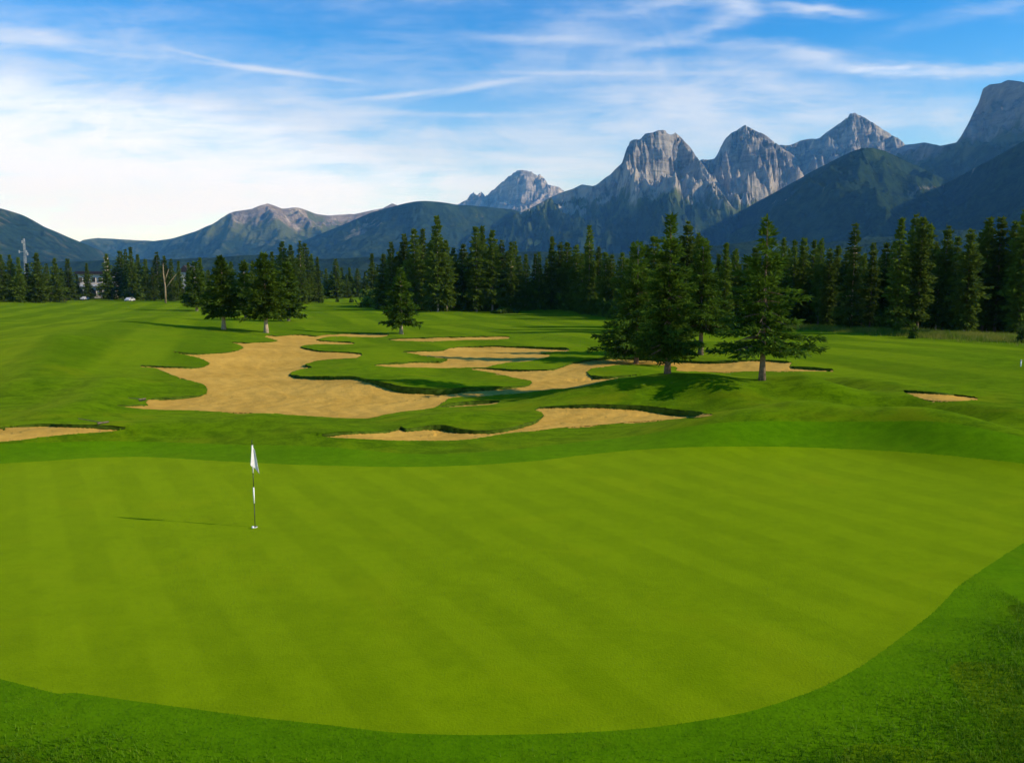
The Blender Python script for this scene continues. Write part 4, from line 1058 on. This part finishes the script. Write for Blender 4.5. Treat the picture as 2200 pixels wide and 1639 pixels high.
blades('tall_grass', G3, 0.15, 0.55, 0.05, M['gold'], 50, 0.25, 'strip of tall golden uncut grass along the foot of the right wood', 'grass')
n = 330000
Pn = np.stack([rng.uniform(-8.0, 9.5, n), rng.uniform(7.6, 16.5, n)], -1)
ok = ~inside(Pn, W_GREEN)
Pn = Pn[ok]; dgn = seg_dist(Pn, W_GREEN[::2], True)
pr = np.clip(0.3 + dgn * 0.35 + 0.25 * np.sin(Pn[:, 0] * 2.1) * np.sin(Pn[:, 1] * 2.7), 0, 1); sel = rng.random(len(Pn)) < pr
vis = (abs(Pn[:, 0]) < Pn[:, 1] * 0.70)
Pn = Pn[sel & vis]; dgn = dgn[sel & vis]

P3 = np.column_stack([Pn, H0(Pn)])
near_b = dgn + rng.normal(0, 0.35, len(dgn)) < 1.2
blades('rough_grass', P3[~near_b], 0.035, 0.09, 0.014, M['blade'], 51, 0.5, 'shaggy uncut rough grass filling both lower corners', 'grass')
blades('collar_grass', P3[near_b], 0.012, 0.03, 0.010, M['blade'], 52, 0.5, 'short fuzzy grass right along the near edge of the green', 'grass')

# ------------------------------------------------------------------ flagstick and hole
FB = ground([548], [1131])[0]
fl = empty('flagstick', FB); tag(fl, 'golf flagstick in the hole, black and white bands under a limp white flag', 'flag')
seg = [(0.0, 0.58, 'black'), (0.58, 0.98, 'white'), (0.98, 1.34, 'black'), (1.34, 2.02, 'white'), (2.02, 2.14, 'black')]
for a, b, c in seg:
    mb = MB(); r = 0.009 if c == 'black' else 0.018
    mb.tube([(0, 0, a - (0.12 if a == 0 else 0)), (0, 0, b)], r, 10)
    o = mb.build('pole_band', M[c], fl, True)
    o['label'] = 'white pole band' if c == 'white' else 'black pole band'
# limp cloth hanging from the stick
nu_, nv_ = 14, 22
V = []; Fq = []
for j in range(nv_):
    t = j / (nv_ - 1)
    for i in range(nu_):
        s = i / (nu_ - 1)
        z = 2.03 - 0.36 * t - 0.40 * s * (0.35 + 0.65 * t) * 0.9
        wd = (0.055 + 0.06 * t)
        ph = s * 5.2
        x = -0.075 * math.sin(min(ph, 3.4)) * (0.55 + 0.75 * t) + 0.135 * max(0, s - 0.55) * (0.3 + 1.4 * t) + 0.02
        y = -0.03 - 0.05 * math.cos(ph * 1.1) * (0.4 + 0.6 * t) * s - 0.02 * s
        V.append((x, y, z))
for j in range(nv_ - 1):
    for i in range(nu_ - 1):
        a = j * nu_ + i; Fq.append((a, a + 1, a + nu_ + 1, a + nu_))
fo_ = link('flag', mesh_np('flag', V, Fq, True), fl, [M['flagcloth']])
fo_.rotation_euler = (0, 0, R(40)); fo_.scale = (0.85, 0.85, 1.0)
sol = fo_.modifiers.new('thickness', 'SOLIDIFY'); sol.thickness = 0.003
hc = empty('hole_cup', FB); tag(hc, 'white rimmed hole cup at the foot of the flagstick', 'golf hole')
mb = MB(); n = 24
ring = lambda r, z: [(r * math.cos(2 * math.pi * k / n), r * math.sin(2 * math.pi * k / n), z) for k in range(n)]
vv = ring(0.054, -0.002) + ring(0.057, -0.002) + ring(0.057, -0.10) + ring(0.054, -0.10)
mb.add(vv, [(a * n + k, a * n + (k + 1) % n, ((a + 1) % 4) * n + (k + 1) % n, ((a + 1) % 4) * n + k) for a in range(4) for k in range(n)])
mb.build('cup_liner', M['white'], hc, True)
mb = MB(); mb.add(ring(0.054, -0.004), [tuple(range(n))]); mb.build('cup_shade_disc', M['black'], hc)  # black disc near the rim, paints the shade inside the hole
bl = MB()
gb = ground([546.5], [1133])[0]
import bmesh as _bm
me = bpy.data.meshes.new('golf_ball'); bmx = _bm.new(); _bm.ops.create_icosphere(bmx, subdivisions=3, radius=0.030); bmx.to_mesh(me); bmx.free()
for p in me.polygons: p.use_smooth = True
bo = link('golf_ball', me, None, [M['white']]); bo.location = (gb[0] - 0.02, gb[1] - 0.05, gb[2] + 0.022)
tag(bo, 'white golf ball lying beside the foot of the flagstick', 'golf ball')

# ------------------------------------------------------------------ small things far off
# lodge behind the left conifers
L0 = at(166, 600, 345.0)[0]; L1 = at(250, 600, 345.0)[0]; gy = 345.0
Lc = ((L0 + L1) / 2, gy, float(H0(np.array([[0, gy]]))[0]))
ztop = at(200, 583, gy)[2]; wl = L1 - L0
e = empty('lodge_building', Lc); tag(e, 'pale lodge with a dark flat roof half hidden by the left conifers', 'building')
hh = ztop - Lc[2]
mb = MB(); mb.box((0, 5, hh * 0.45), (wl, 10, hh * 0.9)); mb.build('wall', M['cream'], e)
mb = MB(); mb.box((0, 5, hh * 0.95), (wl + 1.4, 11.4, hh * 0.10)); rf = mb.build('roof', M['roof'], e)
cx_ = at(220, 600, gy)[0] - Lc[0]; cz = at(220, 553, gy)[2] - Lc[2]
mb = MB(); mb.box((cx_, 4.0, (hh + cz) / 2), (1.1, 1.1, cz - hh)); mb.box((cx_, 4.0, cz + 0.1), (1.4, 1.4, 0.2)); mb.build('chimney', M['cream'], rf)
mb = MB(); mb.box((0, -0.35, hh * 0.50), (wl * 0.99, 0.7, 0.9)); mb.build('balcony_band', M['white'], e)
for k in range(6):
    for r_, zz_ in enumerate((0.26, 0.70)):
        xx = -wl / 2 + (k + 0.5) * wl / 6
        mb = MB(); mb.box((xx, -0.04, hh * zz_), (wl / 9, 0.12, hh * 0.2)); w_ = mb.build('window', M['white'], e)
        mb = MB(); mb.box((xx, -0.10, hh * zz_), (wl / 9 - 0.3, 0.06, hh * 0.2 - 0.3)); mb.build('pane', M['glass'], w_)
# grey and tan house
gy = 330.0
x0 = at(386, 600, gy)[0]; x1 = at(408, 600, gy)[0]; zt = at(395, 578, gy)[2]; zg = float(H0(np.array([[x0, gy]]))[0]); hh = zt - zg; wl = x1 - x0
e = empty('house', ((x0 + x1) / 2, gy, zg)); tag(e, 'grey house with a tan timber ground floor between left conifers', 'house')
mb = MB(); mb.box((0, 4, hh * 0.62), (wl, 8, hh * 0.55)); mb.build('upper_wall', M['greywall'], e)
mb = MB(); mb.box((0, 4, hh * 0.17), (wl * 0.97, 7.7, hh * 0.34)); mb.build('timber_floor', M['tan'], e)
mb = MB()
mb.add([(-wl / 2 - .4, -.4, hh * .9), (wl / 2 + .4, -.4, hh * .9), (wl / 2 + .4, 8.4, hh * .9), (-wl / 2 - .4, 8.4, hh * .9), (0, -.4, hh * 1.12), (0, 8.4, hh * 1.12)],
       [(0, 4, 5, 3), (1, 2, 5, 4), (0, 1, 4), (3, 5, 2), (0, 3, 2, 1)]); mb.build('roof', M['roof'], e)
for xx, zz_, wv, hv in ((-wl * .2, .68, .9, 1.2), (wl * .24, .6, .9, 1.6), (wl * .1, .14, 1.3, 1.7)):
    mb = MB(); mb.box((xx, -0.04, hh * zz_), (wv, 0.12, hv)); w_ = mb.build('window', M['white'], e)
    mb = MB(); mb.box((xx, -0.10, hh * zz_), (wv - .2, 0.06, hv - .2)); mb.build('pane', M['glass'], w_)
# cars parked before the lodge
def car_meshes():
    b = MB()
    prof = [(-2.1, .35), (-2.15, .75), (-1.4, .92), (-0.8, 1.42), (0.9, 1.45), (1.7, .98), (2.15, .85), (2.15, .35)]
    n = len(prof); V = [(x, -0.85 + (0.12 if z > 1 else 0), z) for x, z in prof] + [(x, 0.85 - (0.12 if z > 1 else 0), z) for x, z in prof]
    b.add(V, [tuple(range(n)), tuple(range(2 * n - 1, n - 1, -1))] + [(i, i + n, (i + 1) % n + n, (i + 1) % n) for i in range(n)])
    w = MB(); w.add([(-1.15, -.86, .95), (-.72, -.77, 1.36), (.82, -.77, 1.38), (1.45, -.86, .98)], [(0, 1, 2, 3)]); w.add([(-1.15, .86, .95), (-.72, .77, 1.36), (.82, .77, 1.38), (1.45, .86, .98)], [(3, 2, 1, 0)])
    t = MB(); t.tube([(0, -.12, 0), (0, .12, 0)], 0.33, 14)
    return b.mesh('body'), w.mesh('side_windows'), t.mesh('wheel')
cb, cw_, ct = car_meshes()
cbw = cb.copy(); cbw.materials.append(M['carpaint']); cb.materials.append(M['black']); cw_.materials.append(M['glass']); ct.materials.append(M['rubber'])
for px, py, wh, lab in ((182, 641, True, 'white parked car half hidden under the slim left conifer'), (209, 636, True, 'white parked car in front of the pale lodge'), (228, 637, False, 'dark parked car beside the white one before the lodge'),
                        (244, 637, False, 'dark parked car in the deep shade right of the lodge'), (279, 644, True, 'white parked car at the lawn edge under the tall thin topped conifer')):
    P = ground([px], [py + 4])[0]
    e = empty('parked_car', P, R(90) + random.uniform(-0.08, 0.08)); tag(e, lab, 'car', 'cars parked by the lodge')
    for nm, me in (('body', cbw if wh else cb), ('side_windows', cw_)):
        o = bpy.data.objects.new(nm, me); COL.objects.link(o); o.parent = e
    for x in (-1.35, 1.35):
        for y in (-.78, .78):
            o = bpy.data.objects.new('wheel', ct); COL.objects.link(o); o.parent = e; o.location = (x, y, .33)
# lattice mast
D = 620.0
ma = at(57, 600, D); zt = at(57, 513, D)[2]
e = empty('lattice_mast', (ma[0], D, 0)); tag(e, 'pale lattice antenna mast standing behind the left conifers', 'mast')
w0, w1 = 0.9, 0.4
for sx, sy in ((-1, -1), (1, -1), (1, 1), (-1, 1)):
    mb = MB(); mb.tube([(sx * w0, sy * w0, 0), (sx * w1, sy * w1, zt)], [0.12, 0.08], 6); mb.build('leg', M['steel'], e)
mb = MB()
for k in range(14):
    za, zb = zt * k / 14, zt * (k + 1) / 14; wa = w0 + (w1 - w0) * k / 14; wb = w0 + (w1 - w0) * (k + 1) / 14
    for s1, s2 in (((-1, -1), (1, -1)), ((1, -1), (1, 1)), ((1, 1), (-1, 1)), ((-1, 1), (-1, -1))):
        mb.tube([(s1[0] * wa, s1[1] * wa, za), (s2[0] * wb, s2[1] * wb, zb)], 0.05, 4)
mb.build('bracing', M['steel'], e)
for dxx, pz, hw in ((0.9, 516, 1.6), (-0.8, 520, 1.8), (1.7, 541, 2.6), (-3.4, 541, 1.6), (2.6, 546, 1.8)):
    z = at(57, pz, D)[2]; mb = MB(); mb.box((dxx, -1.0, z), (hw * 0.5, 0.4, 2.0)); mb.box((dxx / 2, -0.7, z), (abs(dxx) + 0.3, 0.25, 0.25)); mb.build('antenna_panel', M['steel'], e)
# white board, pale marker post, rakes
P = ground([1160], [661])[0]
e = empty('sign_board', P); tag(e, 'small white board on posts at the forest edge by the yellowish conifer', 'sign')
mb = MB(); mb.box((0, 0, 0.75), (1.3, 0.08, 0.7)); mb.build('board', M['white'], e)
for sx in (-.5, .5):
    mb = MB(); mb.box((sx, 0.07, 0.35), (0.09, 0.06, 1.0)); mb.build('post', M['white'], e)
P = ground([2193], [788])[0]
e = empty('marker_post', P); tag(e, 'small pale yardage post standing in the right fairway', 'post')
mb = MB(); mb.tube([(0, 0, -.05), (0, 0, .40)], 0.035, 10); mb.build('shaft', M['white'], e, True)
mb = MB(); mb.tube([(0, 0, .40), (0, 0, .46), (0, 0, .5)], [0.05, 0.05, 0.02], 10); mb.build('cap', M['cream'], e, True)
def rake(px, py, rz, label):
    P = ground([px], [py])[0]
    e = empty('bunker_rake', (P[0], P[1], P[2] + 0.09), rz); tag(e, label, 'rake', 'rakes left by the bunkers')
    mb = MB(); mb.tube([(0, 0, 0.02), (1.6, 0, 0.04)], 0.014, 6); mb.build('handle', M['bark'], e)
    mb = MB(); mb.box((0, 0, 0.03), (0.05, 0.45, 0.04)); mb.build('head', M['bark'], e)
    mb = MB()
    for k in range(9): mb.box((0, -0.2 + 0.05 * k, -0.03), (0.02, 0.02, 0.09))
    mb.build('tines', M['black'], e)
rake(306, 862, 2.75, 'bunker rake lying on the grass at the left tip of the largest bunker')
rake(222, 914, 2.6, 'bunker rake lying at the rim of the bunker cut by the left edge')

# ------------------------------------------------------------------ the air of the valley
mt = bpy.data.materials.new('valley_air'); mt.use_nodes = True; mt.node_tree.nodes.clear(); N = NT(mt.node_tree)
pv = N.n('ShaderNodeVolumePrincipled'); pv.inputs['Color'].default_value = (0.14, 0.48, 1.0, 1); pv.inputs['Density'].default_value = 4.2e-5
pv.inputs['Absorption Color'].default_value = (1, 1, 1, 1)
pv.inputs['Anisotropy'].default_value = 0.0
ou = N.n('ShaderNodeOutputMaterial'); mt.node_tree.links.new(pv.outputs[0], ou.inputs['Volume'])
mb = MB(); mb.box((0, 7500, 812), (18000, 16000, 1776)); hz = mb.build('haze', mt); tag(hz, 'thin blue air of the valley fading the far mountains', 'haze', None, 'stuff')
print('forest trees', FCOUNT)
